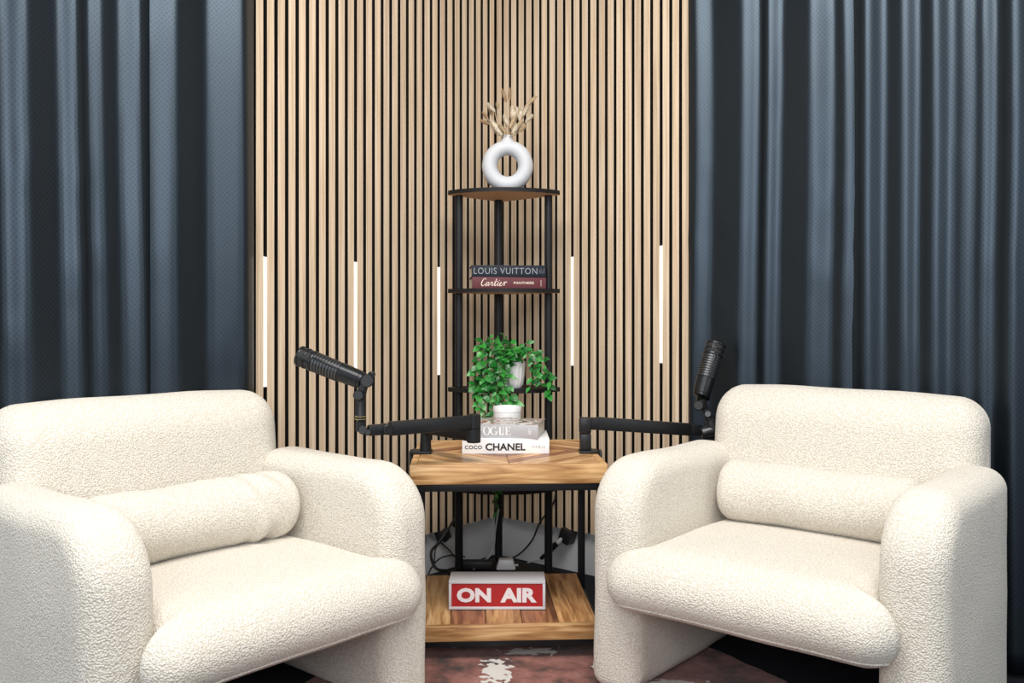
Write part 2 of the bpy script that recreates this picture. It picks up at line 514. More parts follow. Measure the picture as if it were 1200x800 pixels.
def pen(name, strokes, x0, z0, sx, sz, y, mat, parent, depth=0.0006, slant=0.0):
    """strokes: list of (points, widths); points in a unit box, widths in the same unit (times sz)"""
    vs, fs = [], []
    for pts, ws in strokes:
        P = [Vector((p[0] * sx + p[1] * sz * slant, p[1] * sz)) for p in pts]
        if len(P) > 2:
            Q = [Vector((q.x, q.y)) for q in spline([(p.x, p.y, 0) for p in P], 5)]
            Wd = []
            for i in range(len(ws) - 1): Wd += [ws[i] + (ws[i + 1] - ws[i]) * k / 5 for k in range(5)]
            Wd.append(ws[-1])
        else: Q, Wd = P, list(ws)
        i0 = len(vs)
        for i, q in enumerate(Q):
            d = (Q[min(i + 1, len(Q) - 1)] - Q[max(i - 1, 0)]).normalized()
            nrm = Vector((-d.y, d.x)) * (Wd[i] * sz * 0.5)
            for s in (1, -1):
                p = q + nrm * s
                vs.append((x0 + p.x, y - depth, z0 + p.y)); vs.append((x0 + p.x, y, z0 + p.y))
        m = len(Q)
        for i in range(m - 1):
            a = i0 + i * 4; b = a + 4
            fs += [(a, b, b + 2, a + 2), (a, a + 1, b + 1, b), (a + 2, b + 2, b + 3, a + 3)]
    return link(name, mesh(name, vs, fs), mat, parent)
def arc(cx, cy, rx, ry, a0, a1, n, wf):
    """elliptic arc with a width that depends on the angle"""
    pts, ws = [], []
    for k in range(n + 1):
        a = math.radians(a0 + (a1 - a0) * k / n)
        pts.append((cx + rx * math.cos(a), cy + ry * math.sin(a))); ws.append(wf(a))
    return pts, ws

# ------------------------------------------------------------------ room shell
FLOOR_T = 0.0
struct(box('floor', (-3.2, 3.2, -1.5, 4.6, -0.05, 0.0), M_CARPET, bev=0))
def wall(name, side):
    vs = []
    fn = on_left if side == 'left' else on_right
    for s, h in ((-0.05, -0.028), (3.6, -0.028), (3.6, -0.12), (-0.05, -0.12)):
        for z in (0.0, 2.6): vs.append(fn(s, h, z))
    fs = [(0, 2, 3, 1), (2, 4, 5, 3), (4, 6, 7, 5), (6, 0, 1, 7), (0, 6, 4, 2), (1, 3, 5, 7)]
    return struct(link(name, mesh(name, vs, fs), M_WALL))
wall_l = wall('wall_left', 'left')
wall_r = wall('wall_right', 'right')
SLAT_Z0, SLAT_Z1 = 0.167, 2.56
def wall_block(name, side, s0, s1, h0, h1, z0, z1, mat, parent):
    fn = on_left if side == 'left' else on_right
    vs = [fn(s, h, z) for z in (z0, z1) for s, h in ((s0, h0), (s1, h0), (s1, h1), (s0, h1))]
    fs = [(0, 1, 2, 3), (4, 5, 6, 7), (0, 1, 5, 4), (1, 2, 6, 5), (2, 3, 7, 6), (3, 0, 4, 7)]
    return link(name, mesh(name, vs, fs), mat, parent)
LEFT_PITCH, RIGHT_PITCH = 0.0417, 0.0397
SLAT_W = 0.0272
wall_block('felt_backing', 'left', -0.026, 1.50, -0.0279, -0.020, SLAT_Z0 + 0.006, SLAT_Z1, M_FELT, wall_l)
wall_block('felt_backing', 'right', -0.026, 1.30, -0.0279, -0.020, SLAT_Z0 + 0.006, SLAT_Z1, M_FELT, wall_r)
def slat_mesh(d, n):
    """a vertical slat, oak face and black core sides, small chamfers; local origin on the face centre line"""
    hw, c, dep = SLAT_W / 2, 0.001, 0.0199
    prof = [(-hw, -dep), (-hw, -c), (-hw + c, 0), (hw - c, 0), (hw, -c), (hw, -dep)]
    vs = [d * a + n * b + Vector((0, 0, z)) for z in (SLAT_Z0, SLAT_Z1) for a, b in prof]
    fs = [(i, (i + 1) % 6, 6 + (i + 1) % 6, 6 + i) for i in range(6)] + [tuple(range(6)), tuple(range(6, 12))]
    me = mesh('slat', vs, fs)
    me.materials.append(M_SLAT); me.materials.append(M_CORE)
    for p in me.polygons:
        p.material_index = 0 if (p.normal.dot(n) > 0.5 or abs(p.normal.z) > 0.9) else 1
    return me
me_l, me_r = slat_mesh(DL, NL), slat_mesh(DR, NR)
def slats(me, side, first, pitch, s_max, parent):
    fn = on_left if side == 'left' else on_right
    s = first
    while s < s_max:
        o = bpy.data.objects.new('slat', me); COL.objects.link(o); o.parent = parent
        o.location = fn(s, 0, 0)
        s += pitch
slats(me_l, 'left', 0.008 + LEFT_PITCH / 2, LEFT_PITCH, 1.42, wall_l)
slats(me_r, 'right', 0.0125, RIGHT_PITCH, 1.25, wall_r)

def led(side, s, pxm, y0, y1, label):
    fn = on_left if side == 'left' else on_right
    p = fn(s, 0, 0)
    za, zb = CAM_Z - (y1 - 371) / F * p.y, CAM_Z - (y0 - 371) / F * p.y
    g = (LEFT_PITCH if side == 'left' else RIGHT_PITCH) - SLAT_W
    t = thing('led_strip', label, 'light', fn(s, -0.02, (za + zb) / 2), 0, 'led strips in the slat gaps')
    inv = fn(s, -0.02, (za + zb) / 2)
    def blk(nm, hs, h0, h1, z0, z1, mat):
        o = wall_block(nm, side, s - hs, s + hs, h0, h1, z0, z1, mat, None)
        for v in o.data.vertices: v.co -= inv
        o.parent = t
    blk('diffuser', 0.0047, -0.015, 0.0012, za, zb, M_LED)
    blk('channel', g / 2 - 0.0002, -0.0198, -0.0152, za - 0.004, zb + 0.004, M_SIGNWHITE)
gapL = lambda px: 0.008 + LEFT_PITCH * round((s_at(px, 'left') - 0.008) / LEFT_PITCH)
gapR = lambda px: 0.0125 + RIGHT_PITCH * (0.5 + round((s_at(px, 'right') - 0.0125) / RIGHT_PITCH - 0.5))
led('left', gapL(312.5), 312, 301, 453, 'glowing strip light beside the left curtain edge')
led('left', gapL(417.5), 417, 307, 445, 'glowing strip light behind the left microphone, middle of the three on the left wall')
led('left', gapL(515), 515, 313, 439, 'glowing strip light just left of the black corner shelf')
led('right', gapR(669.5), 669, 301, 428, 'glowing strip light just right of the black corner shelf')
led('right', gapR(773.5), 773, 288, 425, 'glowing strip light near the right curtain edge')

# ------------------------------------------------------------------ curtains
def curtain(side, ends, pleats, label, z_top=2.52, seed=0):
    """pleats: (px, px, lean) flanks of the folds that lean towards the room's front, in the photograph's columns"""
    fn = on_left if side == 'left' else on_right
    V = 0.020
    K = []
    for a, b, lean in pleats:
        ds = s_at(b, side, V) - s_at(a, side, V)
        K += [(s_at(a, side, V + lean * ds), V + lean * ds), (s_at(b, side, V), V)]
    K = [(s_at(ends[0], side, 0.02), 0.024)] + K + [(s_at(ends[1], side, 0.02), 0.024)]
    K.sort()
    def height(s):
        j = 0
        while j < len(K) - 2 and K[j + 1][0] < s: j += 1
        t = (s - K[j][0]) / max(1e-5, K[j + 1][0] - K[j][0])
        t = max(0, min(1, t))
        return K[j][1] * (1 - t) + K[j + 1][1] * t
    ns = int((K[-1][0] - K[0][0]) / 0.0035)
    nz = 46
    vs, uv = [], []
    run = 0.0
    last = None
    for i in range(ns + 1):
        s = K[0][0] + (K[-1][0] - K[0][0]) * i / ns
        h = sum(height(s + o * 0.0072) * wt for o, wt in ((-3, .06), (-2, .12), (-1, .2), (0, .24), (1, .2), (2, .12), (3, .06)))
        if last is not None: run += math.hypot(s - last[0], h - last[1])
        last = (s, h)
        for k in range(nz + 1):
            z = 0.018 + (z_top - 0.018) * k / nz
            q = z / z_top
            # pleats are pushed flatter low down, behind the armchairs
            n1 = noise.noise(Vector((s * 3.0 + seed, z * 0.9, 0.3)))
            n3 = noise.noise(Vector((s * 9.0 + z * 6.0 + seed, z * 9.0, 8.7)))
            hh = 0.016 + (h - 0.018) * (0.88 + 0.12 * min(1, max(0, (z - 0.75) / 0.5))) + 0.006 * n1 + 0.0018 * max(0, n3 - 0.25) * 4
            hh = max(0.014, hh)
            ds = 0.018 * noise.noise(Vector((s * 2.0, z * 0.8 + seed, 2.2))) * min(1, i / 6, (ns - i) / 6)
            vs.append(fn(s + ds, hh, z)); uv.append((run, z))
    fs = []
    for i in range(ns):
        for k in range(nz):
            a = i * (nz + 1) + k
            fs.append((a, a + nz + 1, a + nz + 2, a + 1))
    me = bpy.data.meshes.new('curtain')
    me.from_pydata([tuple(v) for v in vs], [], fs)
    ul = me.uv_layers.new(name='UVMap')
    for lp in me.loops: ul.data[lp.index].uv = uv[lp.vertex_index]
    me.polygons.foreach_set('use_smooth', [True] * len(me.polygons))
    o = link('curtain', me, M_SATIN)
    md = o.modifiers.new('thickness', 'SOLIDIFY'); md.thickness = 0.0016; md.offset = 0
    tag(o, label, 'curtain', 'navy curtains')
    return o
# bright folds stand proud of the wall (h large), dark ones fall back
curtain('left', (174, -300), [(172, 142, .50), (121, 105, .60), (93, 71, .66), (30, 0, .62), (-20, -55, .6), (-75, -110, .6), (-135, -180, .6), (-215, -270, .6)],
        'navy satin curtain with deep narrow folds at the far left', seed=1)
curtain('left', (296, 166), [(286, 240, .40), (206, 174, .46)],
        'flatter navy satin curtain panel, its edge against the left slats', seed=9)
curtain('right', (808, 1006), [(811, 834, .36), (868, 890, .50), (896, 913, .64), (948, 976, .46), (988, 1004, .50)],
        'navy satin curtain panel, its edge against the right slats behind the right microphone', seed=4)
curtain('right', (1000, 1560), [(1012, 1036, .62), (1059, 1077, .62), (1095, 1115, .64), (1132, 1143, .6), (1150, 1166, .66), (1184, 1216, .6), (1240, 1275, .6), (1305, 1345, .6), (1380, 1425, .6), (1470, 1520, .6)],
        'navy satin curtain with tight deep folds at the far right', seed=6)

# ------------------------------------------------------------------ cowhide rug
def rug():
    n, rings = 160, 14
    vs, fs = [], []
    def rad(a):
        v = Vector((math.cos(a) * 1.3, math.sin(a) * 1.3, 1.7))
        return 1 + 0.14 * noise.noise(v) + 0.05 * noise.noise(v * 3.1) + 0.018 * noise.noise(v * 11)
    for zt in (0.0035, 0.0002):
        for i in range(1, rings + 1):
            f = i / rings
            for k in range(n):
                a = 2 * PI * k / n
                r = rad(a) * f
                vs.append((0.03 + 0.72 * r * math.cos(a), 2.22 + 0.74 * r * math.sin(a), zt))
        vs.append((0.03, 2.22, zt))
    m = rings * n + 1
    for t in (0, 1):
        o = t * m
        for i in range(rings - 1):
            for k in range(n):
                fs.append((o + i * n + k, o + i * n + (k + 1) % n, o + (i + 1) * n + (k + 1) % n, o + (i + 1) * n + k))
        for k in range(n): fs.append((o + k, o + (k + 1) % n, o + m - 1))
    for k in range(n):
        a = (rings - 1) * n
        fs.append((a + k, a + (k + 1) % n, m + a + (k + 1) % n, m + a + k))
    return tag(link('cowhide_rug', mesh('cowhide_rug', vs, fs), M_RUG), 'reddish brown and white cowhide rug on the dark carpet', 'rug')
rug()
RUG_Z = 0.004

# ------------------------------------------------------------------ armchairs
AW, AT, AD = 0.91, 0.152, 0.74
ARM_H, BACK_H, SEAT_Z0, SEAT_Z1 = 0.612, 0.775, 0.240, 0.396
def wob(p, a, f, seed):
    return p + Vector((noise.noise(p * f + Vector((seed, 0, 0))), noise.noise(p * f + Vector((0, seed, 3))), noise.noise(p * f + Vector((5, 0, seed))))) * a
def armchair(label, loc, rot):
    t = thing('armchair', label, 'armchair', loc, rot, 'cream boucle armchairs')
    for i, x0 in enumerate((0.0, AW - AT)):
        lp = lambda ins: rrect(0.0, 0.585, 0.0, ARM_H, (0.035, 0.03, 0.05, 0.150), ins, 9, 8)
        vs, fs = puff(lp, x0, x0 + AT, 0.058, lambda a, b, c: wob(Vector((c, a, b)), 0.004, 6, 1 + i), 8, 3, 0.003, 8)
        link('armrest', mesh('armrest', vs, fs, True), M_BOUCLE, t)
    lp = lambda ins: rrect(0.555, AD, 0.16, BACK_H, (0.04, 0.04, 0.085, 0.10), ins, 9, 8)
    def place(a, b, c):
        q = (c - AW / 2) / (AW / 2)
        lift = max(0, (b - 0.45) / 0.33)
        return wob(Vector((c, a + 0.03 * (lift - 0.6) - 0.012 * (1 - q * q) * (1 if a < 0.64 else -0.3), b + 0.012 * lift * (1 - q * q))), 0.005, 5, 7)
    vs, fs = puff(lp, 0.064, AW - 0.064, 0.080, place, 9, 12, 0.004, 6)
    link('backrest', mesh('backrest', vs, fs, True), M_BOUCLE, t)
    # seat: a thick pad whose rounded front lip laps over the armrest fronts
    lp = lambda ins: rrect(0.082, AW - 0.082, -0.085, 0.58, (0.085, 0.085, 0.03, 0.03), ins, 9, 26)
    def place(a, b, c):
        u = min(1, max(0, (b + 0.030) / 0.045)); u = u * u * (3 - 2 * u)
        k = 1 - u * (1 - (AW / 2 - AT + 0.012) / (AW / 2 - 0.082))
        x = AW / 2 + (a - AW / 2) * k
        z = c
        up = (c - SEAT_Z0) / (SEAT_Z1 - SEAT_Z0)
        q = (x - AW / 2) / (AW / 2)
        z += 0.012 * up * (1 - q * q) - 0.018 * up * max(0, -b / 0.085)
        return wob(Vector((x, b, z)), 0.004, 5, 3)
    vs, fs = puff(lp, SEAT_Z0, SEAT_Z1, 0.076, place, 10, 2, 0.002, 14)
    seat = link('seat', mesh('seat', vs, fs, True), M_BOUCLE, t)
    ins = 0.076 * (1 - math.sin(PI / 2 * 0.52)); zc = SEAT_Z0 + 0.076 * (1 - math.cos(PI / 2 * 0.52))
    pts = [place(a, b, zc) for a, b in lp(ins)]
    k0 = min(range(len(pts)), key=lambda i: pts[i].x + (9 if pts[i].y > -0.02 else 0))
    pts = pts[k0:] + pts[:k0]
    pts = [p for p in pts if p.y < -0.015]
    if pts[0].x > pts[-1].x: pts.reverse()
    tube('seam', pts, 0.0026, M_BOUCLE, seat, 6, 1)
    return t
F_R = Vector((0.200, 2.46, RUG_Z))
F_L = Vector((-0.203, 2.382, RUG_Z))
ROT_R = -AL
ROT_L = PI / 2 - AL
O_L = F_L - Vector((math.cos(ROT_L), math.sin(ROT_L), 0)) * AW
ch = armchair('cream boucle armchair on the right, before the tight folded curtain', F_R, ROT_R)
dup(ch, O_L, ROT_L, 'cream boucle armchair on the left, under the left microphone')

def bolster(label, rot, origin, x0, x1, seed, squash, yc=0.462):
    R = 0.096
    n, m = 40, 60
    vs, fs = [], []
    L = x1 - x0
    for i in range(m + 1):
        u = i / m
        e = 0.058
        d = min(u * L, (1 - u) * L)
        r = R * (math.sqrt(max(0, 1 - (1 - min(1, d / e)) ** 2.4)))
        r = max(r, 0.004)
        for k in range(n):
            a = 2 * PI * k / n
            p = Vector((x0 + u * L, yc + r * 0.95 * math.cos(a), SEAT_Z1 + 0.004 + R * 0.93 + r * 0.93 * math.sin(a)))
            p = wob(p, 0.006, 7, seed)
            ww = math.exp(-((u - squash) / 0.10) ** 2) * 0.0095 * math.sin(u * 48 + 4.5 * math.cos(a - 0.6) + noise.noise(p * 9) * 2)
            p += Vector((0, math.cos(a), math.sin(a))) * ww * (0.4 + 0.6 * max(0, -math.cos(a)))
            vs.append(p)
    for i in range(m):
        for k in range(n):
            a, b = i * n + k, i * n + (k + 1) % n
            fs.append((a, b, b + n, a + n))
    fs += [tuple(range(n))[::-1], tuple(range(m * n, m * n + n))]
    o = link('bolster_cushion', mesh('bolster_cushion', vs, fs, True), M_BOUCLE)
    o.location = origin; o.rotation_euler = (0, 0, rot)
    return tag(o, label, 'cushion', 'cream bolster cushions')
bolster('smooth cream bolster cushion on the right armchair', ROT_R, F_R, AT + 0.012, AW - AT - 0.012, 2, -1)
bolster('cream bolster cushion with a wrinkled end on the left armchair', ROT_L, O_L, AT + 0.012, AW - AT - 0.012, 5, 0.80, 0.40)

# ------------------------------------------------------------------ side table
TX, TY0, TY1, TZ = -0.011, 2.64, 3.17, 0.572
THX, THY, TT = 0.288, 0.265, 0.058
TYC = (TY0 + TY1) / 2
TB = thing('side_table', 'wooden two-tier side table with black metal legs between the armchairs', 'table', (-0.022, TYC, RUG_Z), math.radians(3))
def clip(poly, f):
    out = []
    for i, p in enumerate(poly):
        q = poly[(i + 1) % len(poly)]
        a, b = f(p), f(q)
        if a >= 0: out.append(p)
        if a * b < 0:
            t = a / (a - b); out.append((p[0] + (q[0] - p[0]) * t, p[1] + (q[1] - p[1]) * t))
    return out
def slab(name, poly, z0, z1, mat, parent, ch=0.0012):
    """polygonal board with a chamfered upper edge"""
    n = len(poly)
    cx = sum(p[0] for p in poly) / n; cy = sum(p[1] for p in poly) / n
    def shr(p):
        d = math.hypot(p[0] - cx, p[1] - cy) or 1
        return (p[0] - (p[0] - cx) / d * ch, p[1] - (p[1] - cy) / d * ch)
    vs = [(p[0], p[1], z0) for p in poly] + [(p[0], p[1], z1 - ch) for p in poly] + [(*shr(p), z1) for p in poly]
    fs = [tuple(range(n))[::-1], tuple(range(2 * n, 3 * n))]
    for k in range(n):
        j = (k + 1) % n
        fs += [(k, j, n + j, n + k), (n + k, n + j, 2 * n + j, 2 * n + k)]
    return link(name, mesh(name, vs, fs), mat, parent)
Z1, Z0 = TZ - RUG_Z, TZ - RUG_Z - TT
bm = bmesh.new(); b_box(bm, -THX + 0.02, THX - 0.02, -THY + 0.02, THY - 0.02, Z0 + 0.012, Z1 - 0.014)
top = finish(bm, 'table_top', M_EDGE, TB)
E = 0.0215
for (x0, x1, y0, y1) in ((-THX, THX, -THY, -THY + E), (-THX, THX, THY - E, THY)):
    box('edge_board', (x0, x1, y0, y1, Z0, Z1), M_EDGE, top, 0.004)
for (x0, x1, y0, y1) in ((-THX, -THX + E, -THY + E, THY - E), (THX - E, THX, -THY + E, THY - E)):
    box('edge_board', (x0, x1, y0, y1, Z0, Z1), M_EDGE, top, 0.004)
ax, ay = THX - E - 0.0005, THY - E - 0.0005
tone = [0, 1, 0, 1, 2, 0, 2, 0]
for sx in (1, -1):
    for sy in (1, -1):
        for k in range(8):
            lo, hi = k * 0.25 + 0.004, (k + 1) * 0.25 - 0.004
            poly = [(0.0004 * sx, 0.0004 * sy), (ax * sx, 0.0004 * sy), (ax * sx, ay * sy), (0.0004 * sx, ay * sy)]
            u = lambda p: abs(p[0]) / ax + abs(p[1]) / ay
            poly = clip(poly, lambda p: u(p) - lo) if k else poly
            poly = clip(poly, lambda p: hi - u(p))
            if len(poly) < 3: continue
            tn = tone[k] if rnd.random() < 0.8 else rnd.choice((0, 2))
            slab('board', poly, Z1 - 0.014, Z1 + rnd.uniform(-0.0003, 0.0003), M_DIAG[(tn, -1 if sx * sy > 0 else 1)], top)
# lower shelf: five boards running front to back behind a front edge board
LZ1, LZ0, LHX = 0.100, 0.058, 0.262
low = finish((lambda b: (b_box(b, -LHX + 0.01, LHX - 0.01, -THY + 0.03, THY - 0.01, LZ0, LZ1 - 0.016), b)[1])(bmesh.new()), 'lower_shelf', M_EDGE, TB)
box('edge_board', (-LHX, LHX, -THY, -THY + 0.022, LZ0 - 0.002, LZ1 + 0.001), M_EDGE, low, 0.003)
xs = [-LHX, -0.170, -0.066, 0.040, 0.147, LHX]
for i in range(5):
    box('board', (xs[i] + 0.0012, xs[i + 1] - 0.0012, -THY + 0.023, THY, LZ1 - 0.016, LZ1 + (0, -0.001, 0.0004, -0.0012, 0)[i]), M_LONG[(2, 1, 0, 1, 0)[i]], low, 0.0015)
for sx in (-1, 1):
    for sy in (-1, 1):
        x, y = sx * 0.2765, sy * (THY - 0.018)
        lg = box('leg', (x - 0.0115, x + 0.0115, y - 0.0115, y + 0.0115, 0.006, Z0), M_BLACK, TB, 0.002)
        lathe('foot', (x, y, 0.0), (x, y, 0.007), [(0, 0.016), (0.004, 0.016), (0.007, 0.011)], M_CABLE, lg, 12)
for sy in (-1, 1):
    y = sy * (THY - 0.018)
    box('frame_rail', (-0.266, 0.266, y - 0.0105, y + 0.0105, Z0 - 0.021, Z0), M_BLACK, TB, 0.002)
    box('frame_rail', (-0.266, 0.266, y - 0.0105, y + 0.0105, LZ0 - 0.021, LZ0 - 0.002), M_BLACK, TB, 0.002)
for sx in (-1, 1):
    x = sx * 0.2765
    box('frame_rail', (x - 0.0105, x + 0.0105, -THY + 0.03, THY - 0.03, Z0 - 0.021, Z0), M_BLACK, TB, 0.002)
    box('frame_rail', (x - 0.0105, x + 0.0105, -THY + 0.03, THY - 0.03, LZ0 - 0.021, LZ0 - 0.002), M_BLACK, TB, 0.002)

# ------------------------------------------------------------------ corner shelf
CS = thing('corner_shelf', 'five-tier black corner shelf on round tubes in the slatted corner', 'shelf', (-0.03, 3.40, 0))
def tier_outline():
    pts = []
    for k in range(25):                                   # bowed front from left tip to right tip
        t = k / 24
        x = -0.207 + 0.414 * t
        pts.append((x, -0.025 - 0.095 * (1 - (2 * t - 1) ** 2) ** 0.8))
    pts.append((0.2085, -0.012))
    for k in range(9):                                    # rounded rear corner
        a = math.radians(40 + 100 * k / 8)
        pts.append((0.045 * math.cos(a) - 0.012, 0.130 + 0.045 * math.sin(a)))
    pts.append((-0.2085, -0.012))
    return pts
OUT = tier_outline()
def tier(z):
    n = len(OUT)
    T = 0.015
    vs = [(x, y, z - T) for x, y in OUT] + [(x, y, z) for x, y in OUT]
    fs = [tuple(range(n))[::-1], tuple(range(n, 2 * n))] + [(k, (k + 1) % n, n + (k + 1) % n, n + k) for k in range(n)]
    me = mesh('shelf_board', vs, fs)
    me.materials.append(M_SHELFDARK); me.materials.append(M_SHELFUNDER)
    for p in me.polygons: p.material_index = 1 if p.normal.z < -0.9 else 0
    return link('shelf_board', me, None, CS)
TIERS = [1.467, 1.103, 0.738, 0.373, 0.055]
for z in TIERS: tier(z)
LEGS = [(-0.168, -0.005), (0.166, -0.003), (-0.022, 0.128)]
for (x, y) in LEGS:
    for za, zb in zip([0.0] + TIERS[::-1], TIERS[::-1]):
        if zb - za < 0.02: continue
        rod('tube_leg', (x, y, za), (x, y, zb - 0.015), 0.0150, M_BLACK, CS, 16, 0.001)

# ring vase and dried grasses
def ring_vase():
    t = thing('ring_vase', 'white matt ring-shaped vase with a hole on the top shelf', 'vase', (-0.0165, 3.40, TIERS[0]))
    # body: a flattened ring with a neck, built from two swept outlines
    R, r = 0.068, 0.031
    n, m = 72, 26
    zc = R + r - 0.004
    vs, fs = [], []
    for i in range(n):
        a = 2 * PI * i / n
        top = max(0, math.sin(a)) ** 6
        rr = r * (1 - 0.05 * top)
        for k in range(m):
            b = 2 * PI * k / m
            rad = R + rr * math.cos(b) * 0.93
            z = zc + rad * math.sin(a)
            vs.append((rad * math.cos(a) * 0.985, rr * 1.15 * math.sin(b), max(z, 0.0)))
    for i in range(n):
        for k in range(m):
            a, b = i * m + k, i * m + (k + 1) % m
            c, d = ((i + 1) % n) * m + k, ((i + 1) % n) * m + (k + 1) % m
            fs.append((a, b, d, c))
    link('body', mesh('body', vs, fs, True), M_CERAMIC, t)
    H = 0.209
    z0 = zc + R + 0.006
    prof = [(0, 0.0315), (0.010, 0.0300), (0.017, 0.0262), (0.024, 0.0215), (0.031, 0.0190), (H - z0 - 0.002, 0.0190), (H - z0, 0.0180), (H - z0 - 0.001, 0.0155), (0.012, 0.0150)]
    lathe('neck', (0, 0, z0), (0, 0, H), prof, M_CERAMIC, t, 28, True, 1.2)
    return t
ring_vase()
def grass_stem(p0, p1, p2, kind, length, width, label, bend=0.0):
    p0, p1 = Vector(p0), Vector(p1)
    width *= 2.1
    t = thing('dried_grass_stem', label, 'dried flower', p0, 0, 'dried grasses in the ring vase')
    d = p1 - p0
    side = Vector((d.z, 0, -d.x)).normalized() * bend
    mid = d * 0.5 + side
    path = spline([(0, 0, 0), mid, d], 6)
    bm = bmesh.new(); b_tube(bm, path, 0.0011, 5)
    finish(bm, 'stem', M_STRAW, t, True)
    ax = (Vector(p2) - p1).normalized()
    tip = path[-1]
    x, y, z = frame_axes(tip, tip + ax)
    r2 = random.Random(hash((round(p1.x, 4), round(p1.z, 4))) & 0xffff)
    bm = bmesh.new()
    prof = []
    for k in range(9):
        u = k / 8
        prof.append((u * length, max(0.0012, width * math.sin(PI * min(1, 0.12 + 0.88 * u)) ** 0.7 * 0.40)))
    b_lathe(bm, tip, tip + ax, prof, 9)
    nsp = 420 if kind == 'bunny' else 240
    for k in range(nsp):                                   # soft awns
        u = r2.random()
        a = r2.uniform(0, 2 * PI)
        rad = width * math.sin(PI * (0.12 + 0.88 * u)) ** 0.7 * 0.36
        o = tip + ax * (u * length) + (x * math.cos(a) + y * math.sin(a)) * rad
        out = (x * math.cos(a) + y * math.sin(a)) * (r2.uniform(0.35, 1.3) if kind == 'bunny' else r2.uniform(0.2, 0.8)) + ax
        out.normalize()
        ln = r2.uniform(0.45, 1.0) * (0.013 if kind == 'bunny' else 0.015)
        w = ax.cross(out)
        if w.length < 1e-4: continue
        w = w.normalized() * 0.0011
        v = [bm.verts.new(o - w), bm.verts.new(o + w), bm.verts.new(o + out * ln)]
        bm.faces.new(v)
    finish(bm, 'seed_head', {'bunny': M_FLUFF, 'wheat': M_STRAW, 'brown': M_FLUFFD}[kind], t, True, 0.8)
    return t
VM = Vector((-0.0165, 3.40, TIERS[0] + 0.200))
def stem_to(px0, py0, px1, py1, y, kind, width, label, bend=0.0, dx=0.0):
    a, b = at(px0, py0, y), at(px1, py1, y)
    grass_stem(VM + Vector((dx, (y - 3.40) * 0.25, 0)), a, b, kind, (b - a).length, width, label, bend)
stem_to(593.5, 120, 588.5, 106, 3.41, 'brown', 0.0065, 'tan feathery dried grass head, tallest left of centre, in the ring vase', -0.004)
stem_to(597, 118, 597.5, 105.5, 3.42, 'brown', 0.0050, 'slim brown dried grass head, tallest at the centre, in the ring vase', 0.002)
stem_to(615, 126, 627.5, 114, 3.40, 'wheat', 0.0065, 'tan ear of dried grass pointing to the upper right in the ring vase', 0.010, 0.004)
stem_to(580, 131, 571.5, 122, 3.39, 'bunny', 0.0072, 'cream dried grass head pointing to the upper left in the ring vase', -0.010, -0.004)
stem_to(577, 136, 574, 127, 3.42, 'wheat', 0.0060, 'straw ear below the upper left cream head in the ring vase', -0.010, -0.004)
stem_to(573, 145, 565, 142, 3.38, 'brown', 0.0060, 'rusty brown grass head lying lowest at the far left of the ring vase', -0.012, -0.005)
stem_to(572, 140, 567, 133, 3.40, 'brown', 0.0050, 'rusty brown grass head just above the lowest left one', -0.012, -0.005)
stem_to(588, 158, 575, 141, 3.375, 'bunny', 0.0120, 'fat cream bunny-tail head leaning left over the vase mouth', -0.002, -0.005)
stem_to(603, 143, 600, 126, 3.43, 'bunny', 0.0150, 'large pale fluffy head standing at the centre back of the bouquet', 0.002, 0.002)
stem_to(609, 141, 612, 128, 3.42, 'bunny', 0.0130, 'pale fluffy head right of the large centre one', 0.003, 0.003)
stem_to(598, 150, 604, 136, 3.37, 'wheat', 0.0100, 'straw-coloured dense ear at the front centre of the bouquet', 0.001, 0.001)
stem_to(603, 153, 612, 142, 3.36, 'wheat', 0.0090, 'straw-coloured ear leaning right at the front of the bouquet', 0.003, 0.004)
stem_to(612, 136, 619, 125, 3.40, 'bunny', 0.0080, 'cream grass head pointing right beside the upper right ear', 0.006, 0.005)
stem_to(616, 143, 623, 136, 3.39, 'bunny', 0.0065, 'small white grass head farthest right in the bouquet', 0.010, 0.005)
stem_to(584, 128, 583, 122, 3.42, 'wheat', 0.0045, 'small thin straw ear left of the tall centre heads', -0.004, -0.002)
stem_to(596, 148, 591, 136, 3.39, 'bunny', 0.0100, 'pale fluffy head left of the large centre one, above the vase mouth', -0.001, -0.001)
stem_to(601, 156, 606, 147, 3.355, 'bunny', 0.0100, 'cream fluffy head lowest at the front centre of the bouquet', 0.001, 0.002)
stem_to(606, 137, 606, 127, 3.44, 'bunny', 0.0130, 'pale fluffy head at the back between the two large centre ones', 0.001, 0.001)
stem_to(592, 155, 586, 147, 3.36, 'wheat', 0.0065, 'short straw ear at the front left over the vase mouth', -0.001, -0.002)
stem_to(608, 154, 615, 148, 3.37, 'wheat', 0.0070, 'short straw ear lowest on the right of the bouquet', 0.004, 0.005)

# ------------------------------------------------------------------ books
def book(label, w, d, h, cover, loc, rotz, group, top=None, board=0.0028, pages_right=False):
    """lying flat with the spine towards -y; origin under the middle of the spine"""
    t = thing('book', label, 'book', loc, rotz, group)
    box('spine', (-w / 2, w / 2, 0, 0.004, 0, h), cover, t, 0.0012)
    box('cover', (-w / 2, w / 2, 0.0035, d, 0, board), cover, t, 0.0006)
    box('cover', (-w / 2, w / 2, 0.0035, d, h - board, h), top or cover, t, 0.0006)
    box('page_block', (-w / 2 + 0.004, w / 2 - 0.004, 0.004, d - 0.005, board, h - board), M_PAPER, t, 0)
    return t
# on the second tier
SZ = TIERS[1]
b1 = book('maroon book lying at the bottom of the pair on the corner shelf', 0.272, 0.20, 0.0425, M_MAROON, (-0.010, 3.335, SZ), math.radians(6), 'books on the corner shelf')
script = []
def S_(pts, ws): script.append((pts, ws))
thin, fat = 0.06, 0.115
